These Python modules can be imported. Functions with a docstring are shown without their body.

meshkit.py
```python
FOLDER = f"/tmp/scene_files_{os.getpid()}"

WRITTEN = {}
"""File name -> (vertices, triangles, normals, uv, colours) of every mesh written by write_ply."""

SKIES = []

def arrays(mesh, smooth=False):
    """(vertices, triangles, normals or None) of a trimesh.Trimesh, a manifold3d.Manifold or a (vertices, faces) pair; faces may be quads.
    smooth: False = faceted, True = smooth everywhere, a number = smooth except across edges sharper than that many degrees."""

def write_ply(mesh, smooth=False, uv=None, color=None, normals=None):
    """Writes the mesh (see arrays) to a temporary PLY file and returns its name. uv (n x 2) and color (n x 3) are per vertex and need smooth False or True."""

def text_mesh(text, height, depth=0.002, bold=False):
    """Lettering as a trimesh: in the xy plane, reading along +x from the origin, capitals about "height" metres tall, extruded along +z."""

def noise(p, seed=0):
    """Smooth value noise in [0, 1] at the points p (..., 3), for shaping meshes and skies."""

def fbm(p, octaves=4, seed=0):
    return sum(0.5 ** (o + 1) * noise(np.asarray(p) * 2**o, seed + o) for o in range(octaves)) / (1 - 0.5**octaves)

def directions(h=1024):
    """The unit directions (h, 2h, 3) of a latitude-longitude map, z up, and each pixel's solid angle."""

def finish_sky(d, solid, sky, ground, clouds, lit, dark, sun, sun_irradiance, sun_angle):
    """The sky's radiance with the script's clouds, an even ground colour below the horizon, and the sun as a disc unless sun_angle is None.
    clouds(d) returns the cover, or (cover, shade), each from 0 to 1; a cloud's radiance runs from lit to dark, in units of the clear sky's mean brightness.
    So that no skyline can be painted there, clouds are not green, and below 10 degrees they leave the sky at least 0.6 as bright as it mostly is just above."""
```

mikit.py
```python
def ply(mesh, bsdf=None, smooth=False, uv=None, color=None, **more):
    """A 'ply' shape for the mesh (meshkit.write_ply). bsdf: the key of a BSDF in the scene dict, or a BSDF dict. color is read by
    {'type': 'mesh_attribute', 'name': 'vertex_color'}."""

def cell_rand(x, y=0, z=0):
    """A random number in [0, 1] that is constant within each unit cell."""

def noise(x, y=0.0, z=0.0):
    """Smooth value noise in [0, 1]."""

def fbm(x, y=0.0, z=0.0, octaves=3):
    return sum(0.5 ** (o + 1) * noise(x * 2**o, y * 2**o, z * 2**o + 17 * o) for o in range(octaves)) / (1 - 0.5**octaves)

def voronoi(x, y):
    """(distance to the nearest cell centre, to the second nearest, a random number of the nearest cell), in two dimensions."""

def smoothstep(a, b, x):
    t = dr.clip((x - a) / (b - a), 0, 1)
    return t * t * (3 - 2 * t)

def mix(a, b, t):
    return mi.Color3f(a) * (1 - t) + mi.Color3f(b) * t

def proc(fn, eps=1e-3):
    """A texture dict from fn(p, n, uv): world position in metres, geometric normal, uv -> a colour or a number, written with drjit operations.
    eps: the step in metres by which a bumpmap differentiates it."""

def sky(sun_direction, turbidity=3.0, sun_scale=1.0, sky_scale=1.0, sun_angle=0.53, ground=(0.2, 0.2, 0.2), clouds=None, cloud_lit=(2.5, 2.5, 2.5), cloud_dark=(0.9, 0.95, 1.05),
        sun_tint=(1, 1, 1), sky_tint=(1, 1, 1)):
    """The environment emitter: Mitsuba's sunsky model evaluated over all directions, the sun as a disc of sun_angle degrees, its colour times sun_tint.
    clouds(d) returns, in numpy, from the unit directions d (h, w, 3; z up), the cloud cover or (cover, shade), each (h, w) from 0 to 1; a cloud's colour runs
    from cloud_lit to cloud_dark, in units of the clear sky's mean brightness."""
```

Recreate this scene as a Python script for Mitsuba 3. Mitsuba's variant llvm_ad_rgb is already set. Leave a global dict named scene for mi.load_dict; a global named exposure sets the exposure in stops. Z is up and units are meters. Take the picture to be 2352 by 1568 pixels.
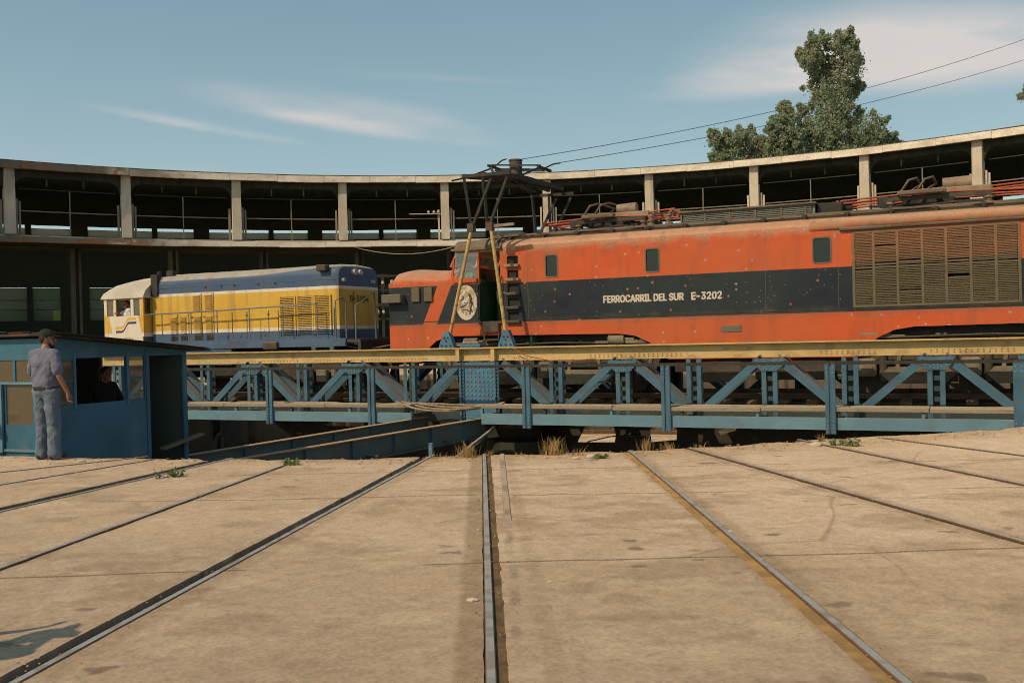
import math, random
import numpy as np, trimesh, drjit as dr, mitsuba as mi, mikit, meshkit
import manifold3d as m3
from shapely.geometry import Polygon, LineString, Point, box as sbox
from shapely import affinity
from shapely.ops import unary_union
T = mi.ScalarTransform4f
scene, labels = {}, {}
rng = np.random.default_rng(7)
# ------------------------------------------------------------------ camera, sky, exposure
ROLL, PITCH, EYE = math.radians(1.43), math.radians(0.416), np.array([0, 0, 1.55])
fwd = np.array([0, math.cos(PITCH), -math.sin(PITCH)])
scene['camera'] = {'type': 'perspective', 'fov': math.degrees(2 * math.atan(1176 / 2287)), 'fov_axis': 'x', 'near_clip': 0.05, 'far_clip': 3000.0,
                   'to_world': T().look_at(origin=EYE.tolist(), target=(EYE + fwd).tolist(), up=[math.sin(ROLL), 0, math.cos(ROLL)])}
SUN_AZ, SUN_EL = math.radians(50), math.radians(42)
SUN = [-math.sin(SUN_AZ) * math.cos(SUN_EL), -math.cos(SUN_AZ) * math.cos(SUN_EL), math.sin(SUN_EL)]
def clouds(d):
    az = np.degrees(np.arctan2(d[..., 0], d[..., 1])); el = np.degrees(np.arcsin(np.clip(d[..., 2], -1, 1)))
    p = np.stack([az / 9 + el / 5, el / 1.3 + az / 14, az * 0], -1)
    n = meshkit.fbm(p, 5, 3); wisp = meshkit.fbm(np.stack([az / 4.0, el * 1.6 + az / 7, az * 0 + 5], -1), 5, 9)
    def streak(a0, e0, wa, we, slope, up=0.0):
        t = el - (e0 + slope * (az - a0)); u = (az - a0) / wa
        env = np.exp(-u ** 2) * np.exp(-np.where(t > 0, t / we / (1 + up), -t / (we * .55)) ** 2)
        return env
    c = streak(-9, 11.9, 7.0, .75, -.135, .9) * (.15 + 1.2 * wisp) * 1.1 + streak(-17, 11.6, 5.2, .34, -.14) * (.2 + 1.0 * wisp) * .85 + streak(-17.5, 9.3, 3.0, .5, .02) * wisp * .6
    c = c + streak(22, 13.6, 7.5, 2.2, -.07, .2) * (.55 + .9 * wisp) * 1.75 + streak(14, 13.2, 6, 1.1, .02) * wisp * .9 + streak(-4, 14.4, 8, .35, -.05) * wisp * .5
    far = np.clip((n - .56) * 3.0, 0, .7) * np.exp(-((el - 22) / 14.0) ** 2) * np.clip((np.abs(az) - 32) / 20, 0, 1)
    haze = .40 * np.exp(-np.clip(el, 0, 90) / 9.5)
    return np.clip(np.maximum(np.maximum(c, far) * .85, haze), 0, 1), .25 * wisp
scene['sky'] = mikit.sky(SUN, turbidity=4.0, sky_scale=1.74, sun_scale=1.2, sun_tint=(1.0, .915, .78), sky_tint=(.93, 1.03, .83), clouds=clouds, cloud_lit=(2.1, 1.99, 1.92), cloud_dark=(1.6, 1.56, 1.52), ground=(.3, .24, .17))
labels['sky'] = {'kind': 'structure'}
exposure = 1.0
# ------------------------------------------------------------------ frames
C0 = np.array([0.2, 27.1, 0.0]); A = math.radians(24.6)
E_ = np.array([math.cos(A), -math.sin(A), 0]); M_ = np.array([math.sin(A), math.cos(A), 0])   # along the bridge (towards the near right), across it (away)
BR = np.eye(4); BR[:3, 0], BR[:3, 1], BR[:3, 3] = E_, M_, C0
RC, RR = np.array([-1.7, 24.0]), 44.0                                                         # roundhouse centre and inner radius
# ------------------------------------------------------------------ materials
N, F, S, MIX = mikit.noise, mikit.fbm, mikit.smoothstep, mikit.mix
ALB = .87
def bridge_s(p): return (p.x - C0[0]) * float(E_[0]) + (p.y - C0[1]) * float(E_[1])
def mat(name, color, rough=.7, metal=0.0, bump=None, spec=.5, twosided=True, eps=2e-3, **more):
    tex = mikit.proc(lambda p, n, uv: color(p, n, uv) * ALB) if callable(color) else {'type': 'rgb', 'value': [c * ALB for c in color]}
    b = {'type': 'principled', 'base_color': tex, 'roughness': mikit.proc(rough) if callable(rough) else rough, 'metallic': metal, 'specular': spec, **more}
    if bump: b = {'type': 'bumpmap', 'arbitrary': {'type': 'proc', **{k: v for k, v in mikit.proc(bump[0], eps).items() if k != 'type'}}, 'scale': bump[1], 'bsdf': b}
    scene[name] = {'type': 'twosided', 'bsdf': b} if twosided else b
DUST = (.30, .235, .165)
def dusty(c1, c2, dust=.75, f=3.0, rust=(.16, .07, .03), rust_amt=.25, top=DUST):
    def fn(p, n, uv):
        v = F(p.x * f, p.y * f, p.z * f, octaves=3); r = F(p.x * f * 2.7 + 9, p.y * f * 2.7, p.z * f * 2.7 + 4, octaves=3)
        c = MIX(c1, c2, S(.3, .7, v)); c = MIX(c, rust, S(.60, .74, r) * rust_amt * 2)
        return MIX(c, top, S(.55, .9, n.z) * dust * (.7 + .5 * v))
    return fn
def concrete(c1, c2, stain, f=.5, streaks=.5):
    def fn(p, n, uv):
        a = F(p.x * f, p.y * f, p.z * f, octaves=4); b = F(p.x * 3, p.y * 3, p.z * .35, octaves=3)
        return MIX(MIX(c1, c2, S(.3, .7, a)), stain, S(.5, .75, b) * streaks)
    return fn
RAILTEX = [((-.39, 12.7), 0, (.9995, .0314), 0, -.09, .11, .6), ((-.39, 12.7), 0, (.9995, .0314), 0, .30, .07, .22), ((1.5, 12.68), 0, (.9998, .0203), 0, .0, .19, .45), ((-1.1, 12.75), 0, (.9888, -.1496), 0, .08, .13, .35), ((-2.87, 12.32), 0, (.990, -.1409), 0, .03, .10, .35), ((2.34, 12.83), 0, (.9784, .2068), 0, -.05, .20, .40), ((3.97, 13.49), 0, (.977, .2115), 0, .0, .14, .40), ((-3.81, 12.98), 0, (.9605, -.2786), 0, -.1, .2, .35)]
def apron(p, n, uv):
    x, y = p.x, p.y
    big = F(x * .35, y * .35, 0, octaves=4); mid = F(x * 1.7 + 5, y * 2.6, 1, octaves=4); fine = F(x * 14, y * 14, 2, octaves=3)
    c = MIX((.455, .352, .262), (.395, .30, .218), S(.32, .68, big))
    c = MIX(c, (.29, .21, .145), S(.53, .72, mid) * .62)
    c = MIX(c, (.52, .42, .31), S(.56, .74, F(x * 2.2 + 40, y * 3.1, 7, octaves=3)) * .35)
    jx, jy = F(x * 6, y * 6, 4, octaves=3) - .5, F(x * 6 + 31, y * 6, 8, octaves=3) - .5
    d1, d2, r = mikit.voronoi(x * 2.1 + jx * .42, y * 2.6 + jy * .42); c = MIX(c, (.15, .11, .08), S(.13, .02, d1 - .10 * (r - .6) + .30 * jx) * S(.60, .78, r) * S(.42, .55, N(x * .45, y * .4, 9)) * .7)     # oil spots
    for (ra, rb, rn, rw_, rg_, ww, amt) in RAILTEX:
        t = (x - ra[0]) * rn[0] + (y - ra[1]) * rn[1]; tt = t + .035 * jx
        c = MIX(c, (.205, .145, .085), S(ww, ww * .45, dr.abs(tt - rg_)) * amt * (.55 + .7 * mid))
    t = (x + .165) * .9998 + (y - 12.95) * .0204; c = MIX(c, (.17, .13, .10), S(.045, .01, dr.abs(t + .05 * jx)) * S(8.6, 8.1, y) * S(.30, .75, F(x * 2, y * 3.1, 5, octaves=3)) * .6)
    w = .12 * (F(x * 1.3, y * .5, 3, octaves=3) - .5)
    crack = dr.minimum(dr.abs(y - 6.75 - w - .02 * x), dr.abs(y - 9.6 - w * 2 + .06 * x)); crack = dr.minimum(crack, dr.abs(y - 11.4 - .3 * w + .03 * x))
    c = MIX(c, (.16, .11, .07), S(.03, .004, crack) * S(.36, .5, N(x * .8 + 3, y * .3, 2)) * .85)
    e1, e2, q = mikit.voronoi(x * .42 + w * 2, y * .5 + w * 3); c = MIX(c, (.2, .14, .09), S(.02, .0, e2 - e1) * S(.45, .6, N(x * .6, y * .6, 11)) * .45)
    rr = dr.sqrt(dr.square(x - C0[0]) + dr.square(y - C0[1]))
    c = MIX(c, (.30, .19, .095), S(15.3, 14.5, rr + .9 * (mid - .5)) * .45)
    return c * (.70 + .30 * fine + .28 * N(x * 60, y * 60, 6))
mat('apron_concrete', apron, .93, bump=(lambda p, n, uv: F(p.x * 1.2, p.y * 1.2, 0, octaves=3) * .9 + F(p.x * 16, p.y * 16, 0, octaves=3) * .2, .028), spec=.2)
mat('far_ground', lambda p, n, uv: MIX((.40, .30, .195), (.31, .225, .14), F(p.x * .3, p.y * .3, 0, octaves=4)), .95, spec=.2)
mat('buried_rail', lambda p, n, uv: MIX((.36, .29, .22), (.24, .20, .165), S(.35, .65, F(p.x * 12, p.y * 3, 0, octaves=3))), .8, spec=.2)
mat('pit_concrete', concrete((.46, .37, .27), (.38, .30, .215), (.16, .125, .09), .6, .6), .95, spec=.2)
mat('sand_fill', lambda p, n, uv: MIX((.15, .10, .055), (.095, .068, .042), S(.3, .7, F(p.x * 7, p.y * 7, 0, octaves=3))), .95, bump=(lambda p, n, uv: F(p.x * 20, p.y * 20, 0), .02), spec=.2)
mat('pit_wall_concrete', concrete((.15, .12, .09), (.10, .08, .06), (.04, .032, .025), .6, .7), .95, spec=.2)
mat('ochre_fill', lambda p, n, uv: MIX((.37, .235, .10), (.26, .165, .075), S(.3, .7, F(p.x * 7, p.y * 7, 0, octaves=3))), .95, spec=.2)
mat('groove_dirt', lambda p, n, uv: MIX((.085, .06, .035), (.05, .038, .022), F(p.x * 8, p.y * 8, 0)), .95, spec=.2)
def railc(p, n, uv):
    v = F(p.x * 9, p.y * 9, 3, octaves=3)
    return MIX(MIX((.17, .085, .035), (.10, .055, .03), v), MIX((.30, .31, .315), (.24, .22, .19), S(.45, .7, v)), S(.8, .95, n.z))
mat('rail_steel', railc, .5, .0)
def rh(p, n, uv):
    a = F(p.x * .7, p.y * .7, p.z * .5, octaves=4); b = F(p.x * 2.2, p.y * 2.2, p.z * .25, octaves=3)
    c = MIX((.62, .55, .46), (.52, .45, .365), S(.3, .7, a)); c = MIX(c, (.24, .20, .16), S(.55, .75, b) * .5)
    return c
mat('column_concrete', rh, .92, spec=.2)
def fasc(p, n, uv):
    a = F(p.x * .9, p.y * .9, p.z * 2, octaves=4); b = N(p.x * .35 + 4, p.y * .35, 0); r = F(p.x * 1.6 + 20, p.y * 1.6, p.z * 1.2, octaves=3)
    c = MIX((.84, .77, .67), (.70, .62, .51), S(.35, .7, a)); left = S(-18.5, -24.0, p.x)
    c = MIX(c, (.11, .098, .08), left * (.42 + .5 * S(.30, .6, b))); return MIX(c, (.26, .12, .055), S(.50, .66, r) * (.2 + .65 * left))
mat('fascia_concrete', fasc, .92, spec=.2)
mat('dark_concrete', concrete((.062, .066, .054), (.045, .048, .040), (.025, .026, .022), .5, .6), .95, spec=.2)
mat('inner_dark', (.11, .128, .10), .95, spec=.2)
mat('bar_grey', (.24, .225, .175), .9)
mat('pillar_concrete', concrete((.17, .16, .12), (.11, .105, .08), (.05, .045, .035), .5, .7), .95, spec=.2)
mat('roof_sheet', (.10, .09, .075), .9)
mat('blue_paint', dusty((.060, .148, .225), (.042, .11, .172), .9, 2.5, rust_amt=.12, top=(.36, .29, .215)), .55)
mat('pale_blue_paint', dusty((.135, .262, .345), (.11, .215, .295), .8, 1.4, rust_amt=.12), .6)
mat('dark_blue_paint', dusty((.035, .065, .075), (.025, .045, .05), .85, 1.5, rust_amt=.12), .6)
mat('bright_blue_paint', dusty((.07, .20, .33), (.05, .15, .26), .6, 3), .5)
mat('arm_paint', dusty((.07, .12, .13), (.05, .085, .09), .8, 1.0, rust_amt=.15), .7)
mat('rusty_flange', dusty((.27, .15, .075), (.18, .095, .05), .6, 2.0, top=(.44, .33, .22)), .85)
mat('yellow_paint', dusty((.60, .43, .185), (.50, .35, .145), .9, 2.0, rust_amt=.16, top=(.20, .18, .14)), .6)
mat('pole_yellow', dusty((.53, .36, .12), (.42, .28, .10), .5, 4.0, rust_amt=.3), .6)
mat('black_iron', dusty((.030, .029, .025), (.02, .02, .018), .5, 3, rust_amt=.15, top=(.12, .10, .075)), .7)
mat('grimy_steel', dusty((.085, .075, .058), (.05, .045, .036), .8, 3, rust_amt=.3), .8)
mat('bogie_dust', dusty((.25, .22, .165), (.16, .14, .105), .5, 3, rust_amt=.2), .9)
mat('wood_plank', lambda p, n, uv: MIX(MIX((.36, .30, .225), (.25, .205, .15), F(bridge_s(p) * 1.2, p.z * 25, p.y * 3, octaves=3)), (.10, .08, .06), S(.6, .8, F(bridge_s(p) * .6 + 3, p.z * 60, p.y * 14)) * .6), .9, spec=.2)
mat('sleeper_wood', lambda p, n, uv: MIX((.24, .18, .12), (.13, .10, .07), F(p.x * 3, p.y * 3, p.z * 3)), .9, spec=.2)
OR1, OR2, NAVY = (.60, .100, .026), (.54, .112, .036), (.011, .018, .031)
def eliv(p, n, uv):
    s, z = bridge_s(p), p.z
    a = F(s * .8, z * .8, p.y * .1, octaves=4); g = F(s * 4, z * 2.5, 3, octaves=3); st = F(s * 5 + 3, z * .5, 7, octaves=3)
    o = MIX(OR1, OR2, S(.3, .7, a)); nv = MIX(NAVY, (.019, .029, .036), S(.35, .7, a))
    lead = S(-.006, .006, s - (-1.72 + (z - 1.85) * .453)); nose = S(.006, -.006, s - (-2.16 + (z - 1.82) * .467))
    zt = 2.865 + .02 * S(.3, -1.5, s)
    band = S(1.858, 1.864, z) * S(zt + .004, zt - .004, z) * dr.maximum(lead, nose)
    d1, d2, r = mikit.voronoi(s * 3.6, z * 3.6 + p.y * 0); chip = S(.10, .075, d1 / (.35 + .9 * r)) * S(.73, .77, r)
    e1, e2, q = mikit.voronoi(s * 9 + 4, z * 9); chip2 = S(.12, .08, e1) * S(.86, .89, q) * S(.40, .55, N(s * .9, z * 1.2, 8))
    nv = MIX(nv, MIX((.42, .26, .18), (.34, .10, .04), S(.75, .92, r)), dr.maximum(chip, chip2 * .8))
    o = MIX(o, (.42, .33, .27), dr.maximum(chip * S(.86, .9, r), chip2 * .3) * .8)
    c = MIX(o, nv, band)
    c = MIX(c, (.10, .08, .06), S(.48, .70, st) * .17 * (1 - band * .8)); c = MIX(c, (.46, .30, .20), S(3.58, 3.84, z + .22 * (g - .5)) * .8)
    c = MIX(c, (.43, .30, .20), S(2.95, 3.3, z + .3 * (a - .5)) * S(-1.2, -1.5, s) * .75)
    c = MIX(c, (.075, .055, .042), S(.56, .72, g) * S(3.25, 3.7, z) * .22)
    c = MIX(c, (.16, .12, .085), S(2.02, 1.80, z + .2 * (g - .5)) * S(1.72, 1.84, z) * .35)
    return MIX(c, (.37, .255, .17), S(.45, .85, n.z) * (.62 + .5 * a))
mat('loco_livery', eliv, .55, spec=.3, bump=(lambda p, n, uv: F(bridge_s(p) * 1.3, p.z * 1.6, p.y * .2, octaves=3), .03))
mat('loco_roof', dusty((.19, .15, .11), (.13, .105, .08), .6, 2, rust_amt=.3, top=(.33, .245, .17)), .85)
mat('louvre_grime', lambda p, n, uv: MIX(MIX((.145, .117, .07), (.11, .088, .054), F(bridge_s(p) * 3, p.z * 9, 0)), (.27, .125, .062), S(2.85, 3.05, p.z) * (.45 + .5 * N(bridge_s(p) * 2, p.z * 4, 3))), .7)
mat('louvre_dark', (.016, .016, .012), .8)
mat('red_tube', dusty((.46, .085, .035), (.36, .075, .035), .4, 4), .5)
mat('insulator_tan', dusty((.30, .22, .15), (.24, .16, .11), .6, 4), .6)
mat('resistor_grey', dusty((.20, .235, .205), (.15, .175, .155), .6, 3), .6)
mat('cab_green', (.05, .145, .075), .6)
mat('dark_glass', (.012, .016, .014), .12, spec=.5)
scene['clear_glass'] = {'type': 'thindielectric', 'int_ior': 1.5}
mat('rubber_seal', (.14, .12, .09), .7)
YEL, WHT, BLU = (.68, .43, .075), (.72, .64, .55), (.055, .105, .215)
def dliv(p, n, uv):
    s, z = bridge_s(p), p.z
    a = F(s * .9, z * .9, p.y * .3, octaves=4); st = F(s * 6, z * .7, p.y, octaves=3)
    c = MIX(YEL, (.63, .37, .05), S(.3, .7, a)); c = MIX(c, WHT, dr.maximum(S(2.965, 2.975, z), S(1.925, 1.915, z)))
    c = MIX(c, MIX(BLU, (.075, .12, .19), S(.3, .7, a)), dr.maximum(S(3.055, 3.065, z), S(1.825, 1.815, z)))
    c = MIX(c, MIX((.40, .37, .33), (.31, .29, .255), a), dr.maximum(S(.35, .55, n.z) * S(3.2, 3.3, z), S(3.44, 3.48, z - .14 * S(-8.5, -5.2, s))))
    return MIX(c, (.14, .10, .06), S(.52, .75, st) * .28)
mat('diesel_livery', dliv, .55, spec=.3)
def dcabl(p, n, uv):
    s, z = bridge_s(p), p.z; a = F(s * .9, z * .9, p.y * .3, octaves=4)
    lo, hi = -13.52 + (2.35 - z) * .245, -12.31 + (2.37 - z) * .245
    side = S(-.2, -.6, n.x * float(M_[0]) + n.y * float(M_[1]))
    panel = S(-.006, .006, s - lo) * S(.006, -.006, s - hi) * S(2.43, 2.42, z)
    u = (s + 12.83) * 1.0; k = .30 * S(-.17, .13, u)
    zz = z - 1.98 - k * .9
    inx = S(-.435, -.425, u) * S(.435, .425, u)
    blue = S(.042, .032, dr.abs(zz + .05)) * inx; yel = S(.05, .04, dr.abs(zz - .075)) * inx
    post = S(2.42, 2.44, z) * S(2.96, 2.94, z) * S(.0, -.02, s + 12.20)
    w = dr.maximum(panel, S(1.885, 1.875, z)) ; logo = panel
    c = MIX(YEL, (.63, .37, .05), S(.3, .7, a)); c = MIX(c, WHT, dr.maximum(w, post) * dr.maximum(side, S(1.885, 1.875, z)))
    c = MIX(c, (.045, .05, .075), blue * logo * side); c = MIX(c, YEL, yel * logo * side * (1 - blue))
    c = MIX(c, (.05, .085, .11), S(1.765, 1.755, z) * (1 - panel)); return MIX(c, (.2, .15, .1), S(.55, .8, F(s * 5, z * 1.0, p.y)) * .18)
mat('diesel_cab_livery', dcabl, .5)
mat('diesel_roof', lambda p, n, uv: MIX((.54, .495, .44), (.44, .40, .35), S(.3, .7, F(p.x * 1.5, p.y * 1.5, p.z * 1.5, octaves=4))), .75)
mat('diesel_blue', dusty((.065, .125, .215), (.05, .09, .15), .6, 2, rust_amt=.2), .55)
mat('handrail_blue', (.13, .17, .20), .5)
mat('louvre_yellow', lambda p, n, uv: MIX(MIX((.56, .34, .07), WHT, dr.maximum(S(1.925, 1.915, p.z), S(2.965, 2.975, p.z)) * .75), (.055, .08, .12), S(1.825, 1.815, p.z)), .6)
mat('white_letter', (.60, .52, .44), .6)
mat('crest_white', lambda p, n, uv: MIX((.60, .53, .43), (.40, .29, .19), S(.44, .66, F(bridge_s(p) * 11, p.z * 9, 0, octaves=3))), .6)
mat('crest_black', (.03, .03, .026), .6)
mat('crest_brown', (.27, .17, .10), .6)
mat('faded_black', (.09, .075, .03), .7)
def cabp(p, n, uv):
    v = F(p.x * 1.6, p.y * 1.6, p.z * 1.6, octaves=4); c = MIX((.036, .150, .235), (.028, .112, .18), S(.3, .7, v))
    return MIX(c, (.12, .20, .22), S(.55, .75, F(p.x * 2.5 + 7, p.y * 2.5, p.z * 1.1, octaves=3)) * .5)
mat('cabin_blue', cabp, .55)
mat('cabin_roof', dusty((.05, .045, .038), (.035, .03, .026), .7, 3, top=(.16, .13, .095)), .9)
def dirtyglass(c, trans):
    return {'type': 'principledthin', 'base_color': {'type': 'rgb', 'value': list(c)}, 'roughness': .4, 'diff_trans': trans, 'spec_trans': 0.0, 'eta': 1.5}
scene['hall_pane'] = dirtyglass((.36, .37, .29), 1.5)
scene['hall_pane_green'] = dirtyglass((.135, .175, .10), 1.5)
scene['foliage_tint_glass'] = dirtyglass((.30, .40, .11), 1.6)  # glass coloured like the sunlit foliage behind the missing panes
scene['hall_pane_low'] = dirtyglass((.17, .185, .13), 1.5)
scene['cabin_pane'] = {'type': 'blendbsdf', 'weight': .38, 'a': {'type': 'thindielectric'}, 'b': dirtyglass((.36, .30, .20), 1.0)}
def leafm(name, c, d):
    def fn(p, n, uv): return MIX(c, d, S(.3, .7, N(p.x * .8, p.y * .8, p.z * .8)) * .75 + .25 * mikit.cell_rand(p.x * 3, p.y * 3, p.z * 3))
    scene[name] = {'type': 'principledthin', 'base_color': mikit.proc(fn), 'roughness': .55, 'diff_trans': .9, 'spec_trans': 0.0, 'eta': 1.4}
leafm('eucalyptus_leaf', (.28, .365, .235), (.38, .395, .275))
leafm('weed_leaf', (.19, .25, .11), (.27, .30, .15))
leafm('dry_grass_blade', (.48, .33, .15), (.36, .23, .10))
leafm('bright_leaf', (.16, .26, .05), (.22, .30, .08))
mat('bark', (.13, .10, .075), .95)
mat('wire_black', (.05, .05, .05), .6)
mat('rope_tan', dusty((.36, .28, .2), (.25, .19, .13), .4, 8), .9)
mat('skin', lambda p, n, uv: MIX((.36, .165, .095), (.30, .13, .075), N(p.x * 30, p.y * 30, p.z * 30)), .55)
def cloth(c, k=.12): return (lambda p, n, uv: MIX(c, tuple(x * .72 for x in c), F(p.x * 14, p.y * 14, p.z * 9, octaves=3)))
CB = (lambda p, n, uv: F(p.x * 9, p.y * 9, p.z * 6, octaves=3), .06)
mat('grey_shirt', cloth((.19, .20, .28)), .9, spec=.2, bump=CB)
mat('grey_trousers', cloth((.165, .205, .275)), .9, spec=.2, bump=CB)
mat('cap_cloth', (.028, .036, .030), .9, spec=.2)
mat('dark_cloth', cloth((.03, .03, .03)), .9, spec=.2)
mat('white_shirt', cloth((.62, .63, .68)), .9, spec=.2)
mat('belt_leather', (.012, .012, .014), .6)
mat('hair_black', (.015, .012, .010), .7)
mat('shoe_dark', (.05, .055, .065), .8)
mat('lamp_lens', (.55, .55, .5), .15, .2)
# ------------------------------------------------------------------ mesh helpers
def cat(ms):
    ms = [m for m in ms if m is not None]
    v, f, o = [], [], 0
    for m in ms:
        a, b = (m.vertices, m.faces) if hasattr(m, 'faces') else m
        v.append(np.asarray(a, float)); f.append(np.asarray(b, int) + o); o += len(a)
    return np.vstack(v), np.vstack(f)
_BF = np.array([[0, 2, 1], [1, 2, 3], [4, 5, 6], [5, 7, 6], [0, 1, 4], [1, 5, 4], [2, 6, 3], [3, 6, 7], [0, 4, 2], [2, 4, 6], [1, 3, 5], [3, 7, 5]])
def bx(x0, x1, y0, y1, z0, z1):
    x0, x1, y0, y1, z0, z1 = min(x0, x1), max(x0, x1), min(y0, y1), max(y0, y1), min(z0, z1), max(z0, z1)
    return np.array([[x, y, z] for z in (z0, z1) for y in (y0, y1) for x in (x0, x1)], float), _BF
def rbx(x0, x1, y0, y1, z0, z1, r):
    """A box with chamfered edges (convex hull of three boxes)."""
    pts = np.vstack([bx(x0 + r, x1 - r, y0 + r, y1 - r, z0, z1)[0], bx(x0, x1, y0 + r, y1 - r, z0 + r, z1 - r)[0], bx(x0 + r, x1 - r, y0, y1, z0 + r, z1 - r)[0]])
    h = trimesh.convex.convex_hull(pts); return np.array(h.vertices), np.array(h.faces)
def beam(p, q, w, h, up=(0, 0, 1)):
    p, q = np.asarray(p, float), np.asarray(q, float); d = q - p; L = np.linalg.norm(d); d /= L
    a = np.cross(d, up); a = a / np.linalg.norm(a) if np.linalg.norm(a) > 1e-6 else np.array([1.0, 0, 0]); b = np.cross(a, d)
    v, f = bx(0, L, -w / 2, w / 2, -h / 2, h / 2)
    return p + v[:, :1] * d + v[:, 1:2] * -a + v[:, 2:3] * b, f
def tube(pts, r, n=8, close=True):
    pts = np.asarray(pts, float); K = len(pts); r = np.broadcast_to(r, K); v, f = [], []
    tang = np.gradient(pts, axis=0) if K > 2 else np.array([pts[1] - pts[0]] * 2)
    ref = np.array([0, 0, 1.0]) if abs(tang[0] @ [0, 0, 1]) < .9 * np.linalg.norm(tang[0]) else np.array([1.0, 0, 0])
    for k in range(K):
        d = tang[k] / np.linalg.norm(tang[k]); a = np.cross(d, ref); a /= np.linalg.norm(a); b = np.cross(d, a)
        t = np.arange(n) * 2 * np.pi / n; v.append(pts[k] + r[k] * (np.cos(t)[:, None] * a + np.sin(t)[:, None] * b))
    v = np.vstack(v); i = np.arange(n); j = (i + 1) % n
    for k in range(K - 1): f += [np.stack([k * n + i, k * n + j, k * n + n + j], 1), np.stack([k * n + i, k * n + n + j, k * n + n + i], 1)]
    f += [np.stack([i * 0, j, i], 1)[1:-1]]; o = (K - 1) * n; f += [np.stack([o + i * 0, o + i, o + j], 1)[1:-1]]
    return v, np.vstack(f)
def cyl(p, q, r, n=16): return tube([p, q], r, n)
def ext(poly, y0, y1):
    """A polygon in the (x, z) plane made solid between y0 and y1."""
    out = []
    for g in getattr(poly, 'geoms', [poly]):
        if g.is_empty: continue
        m = trimesh.creation.extrude_polygon(g, abs(y1 - y0), engine='earcut'); v = np.array(m.vertices)
        out.append((np.stack([v[:, 0], max(y0, y1) - v[:, 2], v[:, 1]], 1), np.array(m.faces)))
    return cat(out)
def slab(poly, z0, z1):
    out = []
    for g in getattr(poly, 'geoms', [poly]):
        m = trimesh.creation.extrude_polygon(g, z1 - z0, engine='earcut'); v = np.array(m.vertices); v[:, 2] += z0; out.append((v, np.array(m.faces)))
    return cat(out)
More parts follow.
